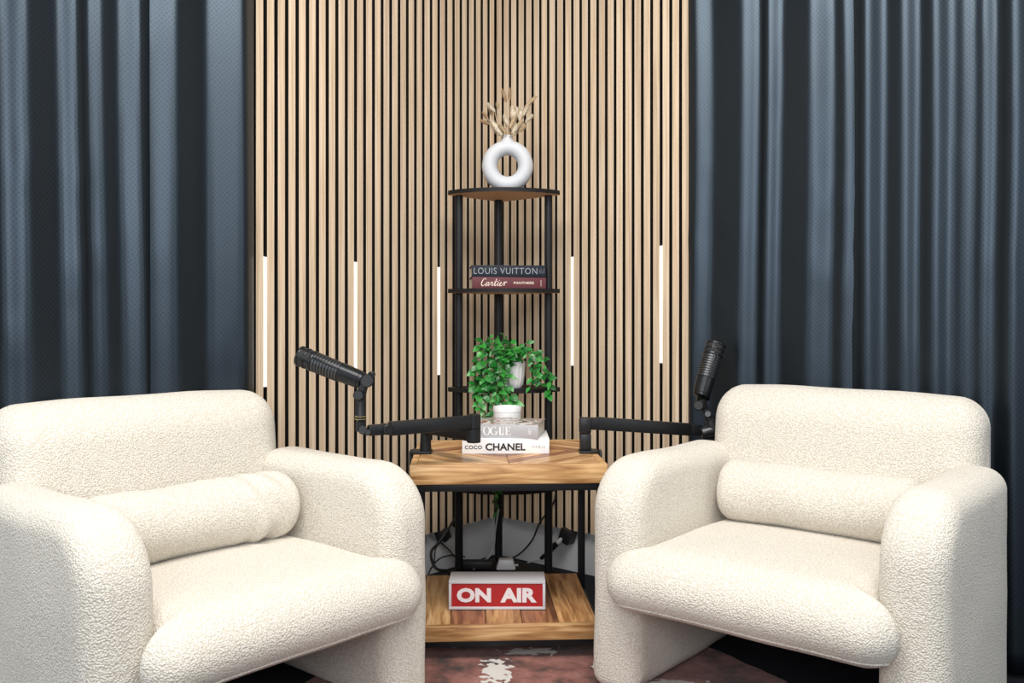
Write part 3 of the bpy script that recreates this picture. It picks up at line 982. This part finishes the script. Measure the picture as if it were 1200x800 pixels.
# handwritten word: C a r t i e r
S_([(0.150, 0.86), (0.125, 0.98), (0.075, 0.96), (0.025, 0.62), (0.012, 0.25), (0.05, 0.02), (0.105, 0.06), (0.150, 0.26)], [fat, thin, thin, fat, fat, fat, thin, thin])
S_([(0.275, 0.48), (0.225, 0.52), (0.180, 0.28), (0.192, 0.02), (0.235, 0.12), (0.272, 0.46)], [thin, thin, fat, fat, thin, thin])
S_([(0.285, 0.52), (0.268, 0.20), (0.285, 0.02), (0.330, 0.18)], [fat, fat, thin, thin])
S_([(0.330, 0.18), (0.365, 0.56), (0.385, 0.44), (0.425, 0.52)], [thin, thin, fat, thin])
S_([(0.425, 0.52), (0.402, 0.16), (0.425, 0.02), (0.470, 0.16), (0.530, 0.72)], [fat, fat, thin, thin, thin])
S_([(0.545, 0.95), (0.520, 0.40), (0.515, 0.06), (0.555, 0.06), (0.590, 0.24)], [fat, fat, fat, thin, thin])
S_([(0.480, 0.58), (0.610, 0.62)], [thin, thin])
S_([(0.635, 0.52), (0.612, 0.16), (0.635, 0.02), (0.680, 0.16)], [fat, fat, thin, thin])
S_([(0.652, 0.72), (0.662, 0.78)], [fat, fat])
S_([(0.680, 0.18), (0.755, 0.36), (0.745, 0.52), (0.700, 0.34), (0.712, 0.04), (0.765, 0.06), (0.815, 0.22)], [thin, thin, thin, fat, fat, thin, thin])
S_([(0.815, 0.22), (0.850, 0.58), (0.872, 0.44), (0.930, 0.54), (0.960, 0.46)], [thin, thin, fat, fat, thin])
S_([(0.880, 0.46), (0.862, 0.04)], [fat, fat])
pen('lettering', script, -0.1045, 0.0095, 0.098, 0.0275, -0.0003, M_CREAMINK, b1, slant=0.18)
text('lettering', 'PANTHERE', 0.0165, 0.091, 0.0165, 0.0255, -0.0003, M_CREAMINK, b1, bold=0.012)
box('lettering', (0.1165, 0.118, -0.0008, 0.0, 0.0085, 0.032), M_CREAMINK, b1, 0)
b2 = book('navy book lying on top of the maroon book on the corner shelf', 0.272, 0.205, 0.0430, M_NAVYBOOK, (-0.0115, 3.333, SZ + 0.0425), math.radians(5), 'books on the corner shelf')
text('lettering', 'LOUIS VUITTON', -0.1285, 0.1045, 0.0105, 0.0335, -0.0003, M_SILVER, b2, bold=-0.004, spacing=1.12)
for k in range(4): box('lettering', (0.1125 + k * 0.0055, 0.1133 + k * 0.0055, -0.0006, 0.0, 0.013, 0.013 + (0.014, 0.018, 0.010, 0.019)[k]), M_SILVER, b2, 0)
# on the table
b3 = book('white book lying under the grey book on the side table', 0.272, 0.21, 0.0475, M_WHITEBOOK, (-0.0195, 2.838, TZ + 0.0006), math.radians(0.5), 'books on the side table')
text('lettering', 'COCO', -0.1275, -0.074, 0.0150, 0.0265, -0.0003, M_INK, b3, bold=0.012, spacing=1.1)
text('lettering', 'CHANEL', -0.0635, 0.0615, 0.0105, 0.0335, -0.0003, M_INK, b3, bold=0.030)
text('lettering', 'PARIS', 0.083, 0.122, 0.0185, 0.0265, -0.0003, M_INKGREY, b3, bold=-0.006, spacing=1.25)
b4 = book('grey book with a printed photo cover, topmost on the side table', 0.236, 0.185, 0.0430, M_GREYBOOK, (-0.035, 2.852, TZ + 0.0481), math.radians(-9), 'books on the side table', top=M_COVER)
serif = []
def V_(pts, ws): serif.append((pts, ws))
hair, stem = 0.055, 0.19
V_([(0.02, 1.0), (0.115, 0.0)], [stem, stem]); V_([(0.115, 0.0), (0.205, 1.0)], [hair, hair]); V_([(-0.02, 0.98), (0.07, 0.98)], [hair, hair]); V_([(0.165, 0.98), (0.24, 0.98)], [hair, hair])
wf = lambda a: hair + (stem - hair) * abs(math.cos(a)) ** 1.6
serif.append(arc(0.325, 0.5, 0.085, 0.49, 0, 360, 28, wf))
serif.append(arc(0.530, 0.5, 0.085, 0.49, 55, 305, 22, wf)); V_([(0.600, 0.05), (0.600, 0.42)], [stem * 0.8, stem * 0.8]); V_([(0.555, 0.42), (0.64, 0.42)], [hair, hair]); V_([(0.585, 0.72), (0.585, 0.97)], [hair, hair])
V_([(0.705, 1.0), (0.705, 0.25)], [stem, stem]); serif.append(arc(0.752, 0.25, 0.047, 0.24, 180, 360, 12, wf)); V_([(0.800, 0.25), (0.800, 1.0)], [hair, hair]); V_([(0.67, 0.98), (0.745, 0.98)], [hair, hair]); V_([(0.770, 0.98), (0.830, 0.98)], [hair, hair])
V_([(0.893, 1.0), (0.893, 0.0)], [stem, stem]); V_([(0.86, 0.98), (1.0, 0.98)], [hair, hair]); V_([(0.86, 0.02), (1.01, 0.02)], [hair, hair]); V_([(0.893, 0.52), (0.965, 0.52)], [hair, hair])
V_([(0.992, 0.98), (0.992, 0.74)], [hair, hair]); V_([(1.003, 0.02), (1.003, 0.28)], [hair, hair]); V_([(0.965, 0.40), (0.965, 0.64)], [hair, hair])
pen('lettering', serif, -0.081, 0.0095, 0.111, 0.0255, -0.0003, M_WHITEINK, b4)
V4 = lambda x0, x1, z0, z1: box('emblem', (x0, x1, -0.0008, 0.0, z0, z1), M_WHITEINK, b4, 0)
for k in range(3):
    V4(0.0865, 0.0955, 0.014 + k * 0.0038, 0.0155 + k * 0.0038)
V4(0.0865, 0.0880, 0.0265, 0.0300); V4(0.0940, 0.0955, 0.0265, 0.0300)

# candle jar behind the books
J = thing('candle_jar', 'plain white candle jar with a square outline mark behind the stacked books', 'candle', (at(594.5, 480, 3.085).x, 3.085, TZ + 0.0006))
HJ = CAM_Z - (476 - 371) / F * 3.085 - TZ
lathe('jar', (0, 0, 0), (0, 0, HJ), [(0, 0.041), (0.003, 0.0435), (HJ - 0.018, 0.0470), (HJ - 0.017, 0.0480), (HJ - 0.002, 0.0482), (HJ, 0.0470), (HJ, 0.043), (HJ - 0.012, 0.042), (HJ - 0.013, 0.002)], M_JAR, J, 40)
def jar_mark():
    vs, fs = [], []
    def strip(x0, x1, z0, z1):
        i = len(vs)
        r = 0.0473
        n = 8
        for k in range(n + 1):
            x = x0 + (x1 - x0) * k / n
            y = -math.sqrt(r * r - x * x)
            vs.extend([(x, y, z0), (x, y, z1)])
        for k in range(n): fs.append((i + 2 * k, i + 2 * k + 2, i + 2 * k + 3, i + 2 * k + 1))
    zt = CAM_Z - (489 - 371) / F * 3.04 - TZ
    strip(-0.0165, 0.0165, zt - 0.0016, zt)
    strip(-0.0165, 0.0165, zt - 0.0336, zt - 0.032)
    strip(-0.0165, -0.0152, zt - 0.0336, zt); strip(0.0152, 0.0165, zt - 0.0336, zt)
    return link('label_outline', mesh('label_outline', vs, fs), M_INKGREY, J)
jar_mark()

# ------------------------------------------------------------------ potted ivy
IV = thing('potted_ivy', 'trailing green ivy in a white ribbed pot on the third shelf tier', 'plant', (at(599, 451, 3.34).x, 3.345, TIERS[2]))
PO = IV.location.copy()
def ribbed_pot():
    n = 72
    prof = [(0.0, 0.036), (0.004, 0.0395), (0.018, 0.0445), (0.05, 0.0490), (0.090, 0.0505), (0.098, 0.0512), (0.100, 0.0495), (0.097, 0.0465), (0.080, 0.045)]
    vs, fs = [], []
    for z, r in prof:
        for k in range(n):
            a = 2 * PI * k / n
            rib = (0.0016 * math.cos(a * 18)) if 0.01 < z < 0.094 and r > 0.0440 and z != 0.080 else 0
            vs.append(((r + rib) * math.cos(a), (r + rib) * math.sin(a), z))
    m = len(prof)
    for i in range(m - 1):
        for k in range(n): fs.append((i * n + k, i * n + (k + 1) % n, (i + 1) * n + (k + 1) % n, (i + 1) * n + k))
    fs.append(tuple(range(n))[::-1])
    return link('pot', mesh('pot', vs, fs, True), M_POT, IV)
ribbed_pot()
lathe('soil', (0, 0, 0.07), (0, 0, 0.09), [(0, 0.0445), (0.012, 0.0448), (0.017, 0.03), (0.019, 0.002)], M_SOIL, IV, 24)
def leaf_mesh(kind):
    L, Wd = 1.0, (0.62, 0.72, 0.50)[kind]
    prof = [(0.0, 0.02), (0.12, 0.55), (0.32, 1.0), (0.58, 0.84), (0.82, 0.40), (1.0, 0.01)]
    vs, fs = [], []
    for u, w in prof:
        droop = -0.16 * u * u
        for s in (-1, -0.5, 0, 0.5, 1):
            vs.append((s * w * Wd / 2, u * L, droop + 0.14 * abs(s) * w * Wd - 0.03 * s * s))
    for i in range(len(prof) - 1):
        for k in range(4):
            a = i * 5 + k
            fs.append((a, a + 1, a + 6, a + 5))
    me = mesh('leaf', vs, fs, True)
    me.materials.append(M_LEAF)
    return me
LEAFS = [leaf_mesh(k) for k in range(3)]
def place_leaf(p, direction, normal, size):
    o = bpy.data.objects.new('leaf', rnd.choice(LEAFS)); COL.objects.link(o); o.parent = IV
    y = Vector(direction).normalized()
    z = Vector(normal); z = (z - y * z.dot(y)).normalized()
    x = y.cross(z)
    m = Matrix((x, y, z)).transposed().to_4x4() @ Matrix.Scale(size, 4)
    m.translation = Vector(p) - PO
    o.matrix_local = m
    return o
strands = []
def strand(pts, sz=0.037, dens=0.0150, start=0.0):
    pth = spline([Vector(p) for p in pts], 8)
    strands.append(pth)
    acc, side = rnd.random() * dens, 1
    tot = 0
    for a, b in zip(pth, pth[1:]):
        acc += (b - a).length; tot += (b - a).length
        if acc > dens and tot > start:
            acc = 0; side = -side
            d = (b - a).normalized()
            out = Vector((side * rnd.uniform(0.3, 1.0), -rnd.uniform(0.25, 1.0), rnd.uniform(-0.75, 0.55)))
            nrm = Vector((rnd.uniform(-0.5, 0.5), -1.0, rnd.uniform(0.2, 1.2)))
            place_leaf(b, out + d * 0.4, nrm, sz * rnd.uniform(0.72, 1.15))

ORG = PO + Vector((0, 0, 0.088))
def A(px, py, y): return at(px, py, y)
def tr(y, *pp):
    """from the soil over the rim and along the picture points"""
    q = [ORG + Vector((rnd.uniform(-0.015, 0.015), rnd.uniform(-0.02, 0.015), 0))]
    for i, (px, py) in enumerate(pp):
        q.append(A(px, py, y - 0.004 * i))
    return q
# left curtain of foliage
strand(tr(3.285, (592, 412), (576, 420), (566, 438), (562, 458), (566, 476)))
strand(tr(3.270, (590, 410), (572, 414), (560, 428), (556, 450), (560, 470), (572, 488)))
strand(tr(3.265, (592, 412), (582, 424), (576, 444), (574, 462), (580, 484)))
strand(tr(3.275, (594, 414), (588, 430), (586, 448), (590, 464), (588, 474)))
strand(tr(3.280, (596, 415), (594, 432), (597, 450), (600, 462), (604, 470)))
strand(tr(3.300, (588, 408), (566, 404), (560, 414), (558, 432)))
strand(tr(3.255, (592, 413), (580, 430), (570, 450), (566, 466), (562, 480)))
strand(tr(3.250, (594, 416), (586, 436), (580, 452), (584, 472), (594, 478)))
strand(tr(3.262, (590, 414), (574, 430), (564, 446), (559, 462)))
strand(tr(3.268, (596, 412), (590, 424), (583, 440), (578, 458)))
strand(tr(3.258, (597, 416), (591, 440), (593, 456), (600, 470), (606, 472)))
strand(tr(3.272, (588, 410), (568, 410), (559, 422), (556, 440), (557, 456)))
strand(tr(3.252, (594, 414), (584, 426), (572, 436), (566, 450), (570, 468)))
strand(tr(3.248, (596, 418), (588, 436), (584, 456), (590, 472), (600, 474)))
strand(tr(3.290, (590, 408), (574, 404), (566, 400), (560, 406)))
# upright sprigs
strand(tr(3.34, (590, 408), (578, 400), (571, 394)), 0.030)
strand(tr(3.33, (594, 406), (590, 396), (590, 390)), 0.028)
strand(tr(3.32, (598, 406), (599, 400), (600, 396)), 0.032)
strand(tr(3.31, (592, 408), (586, 402), (582, 404)), 0.032)
strand(tr(3.30, (600, 410), (608, 410), (612, 409)), 0.032)
strand(tr(3.29, (604, 412), (599, 412), (594, 416)), 0.034)
# right side
strand(tr(3.33, (606, 410), (616, 402), (620, 400)), 0.032)
strand(tr(3.31, (608, 410), (622, 408), (630, 416), (632, 430)), 0.034)
strand(tr(3.30, (610, 411), (624, 416), (626, 432), (622, 448), (620, 458)), 0.034)
strand(tr(3.29, (612, 412), (628, 422), (638, 436), (645, 448), (643, 462)), 0.034)
strand(tr(3.295, (612, 412), (624, 424), (632, 442), (636, 454)), 0.034)
strand(tr(3.285, (612, 413), (622, 420), (628, 436), (634, 448)), 0.034)
strand(tr(3.30, (612, 412), (632, 414), (640, 430), (648, 444)), 0.030, 0.02)
# long strand that drops behind the table
strand([ORG + Vector((-0.01, -0.03, 0)), A(590, 420, 3.24), A(583, 450, 3.22), A(578, 490, 3.21), A(577, 530, 3.215), A(580, 565, 3.22), A(581, 592, 3.22)], 0.026, 0.017, 0.14)
strand([ORG + Vector((-0.01, -0.03, 0)), A(588, 420, 3.25), A(588, 450, 3.24), A(592, 480, 3.225), A(586, 530, 3.22), A(583, 565, 3.225), A(582, 600, 3.225)], 0.024, 0.017, 0.24)
bm = bmesh.new()
for pth in strands: b_tube(bm, [p - PO for p in pth], 0.0012, 5)
st = finish(bm, 'vine_stems', M_STEM, IV, True)
st['kind'] = 'stuff'

# ------------------------------------------------------------------ on-air sign
SG = thing('on_air_sign', 'white and red ON AIR sign box on the lower table shelf', 'sign', (at(582.5, 710, 2.785).x, 2.785, LZ1 + RUG_Z + 0.0016))
SWd, SH, SD = 0.2955, 0.0875, 0.10
box('case', (-SWd / 2, SWd / 2, 0.0, SD, 0, SH), M_SIGNWHITE, SG, 0.002)
fr = 0.0085
for (x0, x1, z0, z1) in ((-SWd / 2, SWd / 2, 0, fr), (-SWd / 2, SWd / 2, SH - fr, SH), (-SWd / 2, -SWd / 2 + fr, fr, SH - fr), (SWd / 2 - fr, SWd / 2, fr, SH - fr)):
    box('frame', (x0, x1, -0.004, 0.001, z0, z1), M_SIGNWHITE, SG, 0.001)
box('face_panel', (-SWd / 2 + fr, SWd / 2 - fr, -0.0012, 0.0008, fr, SH - fr), M_SIGNRED, SG, 0)
text('lettering', 'ON', -0.123, -0.0185, 0.0215, 0.0655, -0.0012, M_SIGNLET, SG, bold=0.050, depth=0.0012)
text('lettering', 'AIR', 0.010, 0.1215, 0.0215, 0.0655, -0.0012, M_SIGNLET, SG, bold=0.050, depth=0.0012)

# ------------------------------------------------------------------ microphones and low-profile arms
def bar(name, a, b, w, h, mat, parent, bev=0.003):
    """rectangular bar from a to b, w across, h tall"""
    a, b = Vector(a), Vector(b)
    d = b - a
    x, y, z = frame_axes(a, b)
    bm = bmesh.new()
    b_box(bm, -w / 2, w / 2, -h / 2, h / 2, 0, d.length, bev)
    m = Matrix((x, y, z)).transposed().to_4x4(); m.translation = a
    bmesh.ops.transform(bm, matrix=m, verts=bm.verts[:])
    return finish(bm, name, mat, parent, True, 0.6)
def microphone(label, rear, front, r, parent_name='microphone'):
    rear, front = Vector(rear), Vector(front)
    t = thing(parent_name, label, 'microphone', rear, 0, 'broadcast microphones')
    L = (front - rear).length
    d = (front - rear).normalized()
    a, b = Vector((0, 0, 0)), d * L
    # smooth tail barrel
    lathe('tail_barrel', a, b, [(0, r * 0.55), (0.004, r * 0.78), (L * 0.06, r * 0.80), (L * 0.065, r * 0.84), (L * 0.34, r * 0.92), (L * 0.345, r * 0.86)], M_MIC, t, 32)
    # ribbed body
    prof = [(L * 0.345, r * 0.84)]
    nr = 9
    for k in range(nr):
        u0 = 0.35 + 0.40 * k / nr
        w = 0.40 / nr
        rr = r * (0.90 + 0.07 * k / nr)
        prof += [(L * (u0 + 0.002), rr * 0.90), (L * (u0 + w * 0.15), rr * 0.90), (L * (u0 + w * 0.22), rr), (L * (u0 + w * 0.88), rr), (L * (u0 + w * 0.95), rr * 0.90)]
    prof.append((L * 0.755, r * 0.86))
    lathe('ribbed_body', a, b, prof, M_MIC2, t, 32)
    x, y, z = frame_axes(a, b)
    bm = bmesh.new()
    for ang in (30, 150, 270):
        q = x * math.cos(math.radians(ang)) + y * math.sin(math.radians(ang))
        w = q.cross(d)
        m = Matrix((w, q, d)).transposed().to_4x4()
        b_box(bm, -0.0040, 0.0040, r * 0.80, r * 0.985, L * 0.34, L * 0.76, 0.002, m)
    finish(bm, 'body_spines', M_MIC, t, True, 0.6)
    # grille head with two bands and a cage
    lathe('head_grille', a, b, [(L * 0.75, r * 0.90), (L * 0.97, r * 0.94), (L * 0.985, r * 0.86), (L * 0.993, r * 0.5), (L * 0.995, 0.002)], M_GRILLE, t, 32)
    for u0, u1 in ((0.755, 0.80), (0.865, 0.89), (0.955, 0.99)):
        lathe('head_band', a, b, [(L * u0, r * 0.9), (L * u0, r * 0.985), (L * (u0 + 0.006), r), (L * (u1 - 0.006), r), (L * u1, r * 0.985), (L * u1, r * 0.84)], M_MIC, t, 32, False)
    bm = bmesh.new()
    for k in range(6):
        ang = k * PI / 3
        q = x * math.cos(ang) + y * math.sin(ang)
        w = q.cross(d)
        m = Matrix((w, q, d)).transposed().to_4x4()
        b_box(bm, -0.002, 0.002, r * 0.90, r * 0.995, L * 0.80, L * 0.958, 0.0006, m)
    finish(bm, 'cage_bars', M_MIC, t, True, 0.6)
    return t
# --- left arm
LA = thing('boom_stand', 'black low-profile boom stand clamped at the left of the side table', 'boom stand', (-0.275, 2.86, TZ), 0, 'black boom stands')
o = LA.location.copy()
base = Vector((-0.2705, 2.86, 0))
loc = lambda p: Vector(p) - o
bx0 = at(481.5, 532, 2.86).x; bx1 = at(506, 532, 2.86).x
box('clamp_base', (bx0 - o.x, bx1 - o.x, -0.032, 0.032, 0.0005, 0.009), M_ARM, LA, 0.002)
box('clamp_jaw', (bx0 - o.x - 0.004, bx0 - o.x + 0.006, -0.02, 0.02, -0.085, 0.009), M_ARM, LA, 0.002)
box('clamp_foot', (bx0 - o.x, bx0 - o.x + 0.045, -0.02, 0.02, -0.085, -0.077), M_ARM, LA, 0.002)
rod('clamp_screw', (bx0 - o.x + 0.03, 0, -0.077), (bx0 - o.x + 0.03, 0, -TT - 0.001), 0.006, M_ARM, LA)
pz = 0.635 - TZ
lathe('riser_post', (0.0035, 0, 0.009), (0.0035, 0, 0.10), [(0, 0.0185), (0.004, 0.0185), (0.045, 0.0165), (pz, 0.016), (pz, 0.0135), (pz + 0.03, 0.0135)], M_ARM, LA, 24)
elbow = Vector((-0.112, 2.665, 0))
zlow, zup = 0.653, 0.693
P0 = loc((-0.2715, 2.86, zlow)); P1 = loc((elbow.x, elbow.y, zlow))
bar('lower_arm', P0 + (P0 - P1).normalized() * 0.022, P1, 0.030, 0.036, M_ARM, LA, 0.004)
ez = loc((elbow.x, elbow.y, 0)).z
lathe('elbow_joint', loc((elbow.x, elbow.y, 0.632)), loc((elbow.x, elbow.y, 0.715)), [(0, 0.0185), (0.002, 0.0205), (0.040, 0.0205), (0.041, 0.0185), (0.043, 0.0205), (0.080, 0.0205), (0.083, 0.017)], M_ARM, LA, 24)
wrist = Vector((-0.392, 2.50, 0.688))
U0 = loc((elbow.x, elbow.y, zup)); U1 = loc(wrist)
bar('upper_arm', U0, U1 + (U0 - U1).normalized() * 0.06, 0.030, 0.038, M_ARM, LA, 0.004)
dU = (U1 - U0).normalized()
bar('arm_tip', U1 + dU * -0.075, U1 + dU * 0.004, 0.022, 0.030, M_ARM, LA, 0.005)
sdv = dU.cross(Vector((0, 0, 1))).normalized()
rod('tip_hinge', U1 - dU * 0.05 - sdv * 0.019, U1 - dU * 0.05 + sdv * 0.019, 0.015, M_ARM, LA, 20, 0.002)
rod('knob', U0 + sdv * -0.012 - dU * -0.012 + Vector((0, 0, 0.0)), U0 + sdv * 0.028 + dU * 0.012, 0.012, M_ARM, LA, 16, 0.002)
yM = 2.50
mA = lambda px, py, y=yM: loc(at(px, py, y))
rod('end_knuckle', mA(425, 503.5, 2.478), mA(425, 503.5, 2.522), 0.0125, M_ARM, LA, 20, 0.002)
rod('end_knuckle', mA(431, 506.5, 2.480), mA(431, 506.5, 2.520), 0.009, M_ARM, LA, 16, 0.002)
lathe('mic_post', mA(422.5, 505), mA(422.5, 455), [(0, 0.0135), (0.026, 0.0135), (0.027, 0.0085), (0.031, 0.0085), (0.032, 0.0150), (0.044, 0.0150), (0.045, 0.0145), (0.110, 0.0140)], M_ARM, LA, 20)
for py in (488.0, 491.2):
    lathe('thread_ring', mA(422.5, py), mA(422.5, py - 1.2), [(0, 0.0160), (0.0022, 0.0160)], M_GOLD, LA, 20)
rod('swivel_joint', mA(420, 463, 2.472), mA(420, 463, 2.528), 0.0145, M_ARM, LA, 20, 0.003)
bar('mic_yoke', mA(422, 468), mA(427, 447), 0.028, 0.024, M_ARM, LA, 0.005)
microphone('black ribbed broadcast microphone tilted left over the left armchair', at(426.5, 446.5, 2.50), at(350.5, 416.5, 2.55), 0.0295)
rod('mic_clamp', mA(430, 446, 2.465), mA(430, 446, 2.53), 0.0185, M_ARM, LA, 20, 0.003)
rod('clamp_knob', mA(434, 439, 2.48), mA(437, 438, 2.50), 0.0085, M_ARM, LA, 14, 0.002)
# --- right arm
RA = thing('boom_stand', 'black low-profile boom stand clamped at the right of the side table', 'boom stand', (at(690, 531, 2.87).x, 2.87, TZ), 0, 'black boom stands')
o2 = RA.location.copy()
lo2 = lambda p: Vector(p) - o2
rx0, rx1 = at(678.5, 531, 2.87).x - o2.x, at(700.5, 531, 2.87).x - o2.x
box('clamp_base', (rx0, rx1, -0.030, 0.030, 0.0005, 0.0085), M_ARM, RA, 0.002)
box('clamp_jaw', (0.272 - o2.x + 0.0015, 0.272 - o2.x + 0.010, -0.02, 0.02, -0.085, 0.0085), M_ARM, RA, 0.002)
box('clamp_foot', (0.272 - o2.x - 0.04, 0.272 - o2.x + 0.010, -0.02, 0.02, -0.085, -0.077), M_ARM, RA, 0.002)
rod('clamp_screw', (0.272 - o2.x - 0.028, 0, -0.077), (0.272 - o2.x - 0.028, 0, -TT - 0.001), 0.006, M_ARM, RA)
pxr = 686
zt = at(686, 489, 2.87).z - TZ
cxr = at(pxr, 500, 2.87).x - o2.x
bm = bmesh.new()
b_box(bm, cxr - 0.0175, cxr + 0.0175, -0.017, 0.017, 0.0085, zt - 0.050, 0.004)
finish(bm, 'riser_post', M_ARM, RA, True, 0.6)
bm = bmesh.new()
b_box(bm, cxr - 0.0195, cxr + 0.0175, -0.019, 0.019, zt - 0.050, zt, 0.006)
finish(bm, 'elbow_joint', M_ARM, RA, True, 0.6)
Q0 = lo2(at(694, 495.5, 2.872)); Q1 = lo2(at(808, 503, 3.0))
dQ = (Q1 - Q0).normalized()
bar('shoulder', Vector((cxr, 0, zt - 0.019)), Q0 + dQ * 0.03, 0.028, 0.038, M_ARM, RA, 0.005)
bar('upper_arm', Q0 + dQ * 0.015, Q1, 0.030, 0.040, M_ARM, RA, 0.004)
bar('arm_tip', Q1 - dQ * 0.005, Q1 + dQ * 0.045, 0.024, 0.036, M_ARM, RA, 0.007)
yR = 3.005
mR = lambda px, py, y=yR: lo2(at(px, py, y))
rod('end_knuckle', mR(822, 507), mR(841, 502), 0.0165, M_MIC2, RA, 20, 0.003)
rod('end_knuckle', mR(823, 511.5), mR(840, 509), 0.010, M_ARM, RA, 20, 0.002)
lathe('mic_post', mR(836, 502), mR(826, 478), [(0, 0.0165), (0.010, 0.0165), (0.030, 0.015), (0.031, 0.0125), (0.075, 0.0115)], M_MIC2, RA, 20)
rod('swivel_joint', mR(829.5, 485, 2.975), mR(829.5, 485, 3.03), 0.012, M_MIC2, RA, 20, 0.003)
rod('mic_clamp', mR(816, 464), mR(831, 463), 0.0175, M_ARM, RA, 20, 0.003)
bar('mic_yoke', mR(826, 480), mR(821, 464), 0.026, 0.022, M_ARM, RA, 0.005)
rod('clamp_knob', mR(818.5, 475, 2.965), mR(818.5, 475, 2.995), 0.0170, M_ARM, RA, 18, 0.003)
microphone('black ribbed broadcast microphone standing nearly upright before the right curtain', at(821, 465, 2.985), at(839.5, 402, 3.03), 0.0335)

# ------------------------------------------------------------------ power gear behind the table
def adapter(label, px, py, side, w, hgt, ang, h0=0.002):
    p = wall_hit(px, py, side, 0.0)
    n = NL if side == 'left' else NR
    d = DL if side == 'left' else DR
    t = thing('power_adapter', label, 'adapter', p)
    up = Vector((0, 0, 1))
    ca, sa = math.cos(ang), math.sin(ang)
    ex, ez = d * ca + up * sa, up * ca - d * sa
    m = Matrix((ex, n, ez)).transposed().to_4x4()
    bm = bmesh.new()
    b_box(bm, -w / 2, w / 2, -0.027, 0.022, -hgt / 2, hgt / 2, 0.003, m)
    finish(bm, 'housing', M_CABLE, t, True, 0.6)
    bm = bmesh.new()
    b_box(bm, -w * 0.3, w * 0.3, -0.012, 0.012, -hgt / 2 - 0.008, -hgt / 2, 0.002, m)
    finish(bm, 'socket', M_INK, t, True, 0.6)
    return t
adapter('black plug adapter hanging under the left slats behind the table', 519.5, 626, 'left', 0.040, 0.040, -0.45)
adapter('black square adapter under the right slats behind the table', 665, 627, 'right', 0.050, 0.052, -0.35)
# barrel connectors on the right adapter's lead
pa, pb, pc, pd = wall_hit(660, 630, 'right', 0.012), wall_hit(652.5, 636.5, 'right', 0.03), wall_hit(641, 648, 'right', 0.03), wall_hit(634, 654, 'right', 0.03)
CN = thing('cable_connector', 'black and white barrel connector on the lead below the right adapter', 'connector', pa)
rod('white_sleeve', (0, 0, 0), pb - pa, 0.0095, M_CABLEW, CN, 14, 0.001)
rod('black_barrel', pb - pa, pc - pa, 0.0115, M_CABLE, CN, 14, 0.001)
rod('black_barrel', pc - pa, pd - pa, 0.0075, M_CABLE, CN, 14, 0.001)
def cable(label, pts, r, mat, name='cable'):
    return tag(tube(name, pts, r, mat, None, 8, 8), label, 'cable')
wl = lambda px, py, h=0.03: wall_hit(px, py, 'left', h)
wr = lambda px, py, h=0.03: wall_hit(px, py, 'right', h)
cable('black cable looping left below the left adapter', [wl(533, 607, .03), wl(524, 622, .04), wl(514, 636, .04), wl(505.5, 646, .05), wl(507, 659, .06), wl(513, 667, .08), wl(526, 668.5, .10)], 0.0055, M_CABLE)
cable('thin black cable dropping straight to the floor at the left', [wl(517, 634, .02), wl(510.5, 643, .025), wl(508.5, 660, .03), wl(504, 668, .04), wl(500, 679, .06)], 0.0028, M_CABLE)
cable('thin black cable running right from the left adapter', [wl(516, 635, .02), wl(526, 644, .025), wl(536, 655, .05), wl(548, 661, .08), wl(556, 666, .10)], 0.0028, M_CABLE)
cable('thin black cable arching from the loop to the shelf tube', [wl(507, 662, .03), wl(516, 654, .03), wl(528, 650.5, .04), wl(545, 652, .06)], 0.0028, M_CABLE)
cable('thin black cable climbing the right wall behind the shelf', [wr(651, 578, .004), wr(649, 588, .01), wr(640, 602, .02), wr(632, 613, .03), wr(624, 632, .04), wr(611, 647, .06), wr(597, 655, .10), wr(584, 657, .12)], 0.0035, M_CABLE)
cable('grey white cable hanging along the rear shelf tube', [at(584.5, 596, 3.49), at(580.5, 620, 3.49), at(578.5, 640, 3.48), at(573, 652, 3.45), at(560, 662, 3.42), at(555, 667, 3.40)], 0.0035, M_CABLEW)
cable('thin grey cable from the connector to the white charger block', [pd, wr(624, 657.5, .06), wr(612, 661, .10), wr(603, 664, .14)], 0.0028, M_CABLEW)
PS = thing('power_strip', 'black power strip on the corner shelf base behind the sign', 'power strip', (at(560, 662, 3.42).x, 3.42, TIERS[4] + 0.0005))
box('housing', (-0.065, 0.055, -0.02, 0.02, 0.0, 0.030), M_CABLE, PS, 0.004)
for k in range(3): box('socket', (-0.050 + k * 0.034, -0.028 + k * 0.034, -0.011, 0.011, 0.0295, 0.0312), M_INK, PS, 0.001)
CBk = thing('charger_block', 'white charger block on the corner shelf base behind the sign', 'charger', (at(593, 662, 3.42).x, 3.42, TIERS[4] + 0.0005))
bm = bmesh.new()
vs = b_box(bm, -0.036, 0.036, -0.026, 0.026, 0.0, 0.036, 0.004)
for v in vs:
    if v.co.z > 0.02: v.co.x *= 0.74; v.co.y *= 0.8
finish(bm, 'housing', M_POT, CBk, True, 0.6)
rod('lead_boot', (0.030, 0, 0.012), (0.046, 0, 0.012), 0.004, M_CABLEW, CBk, 10)
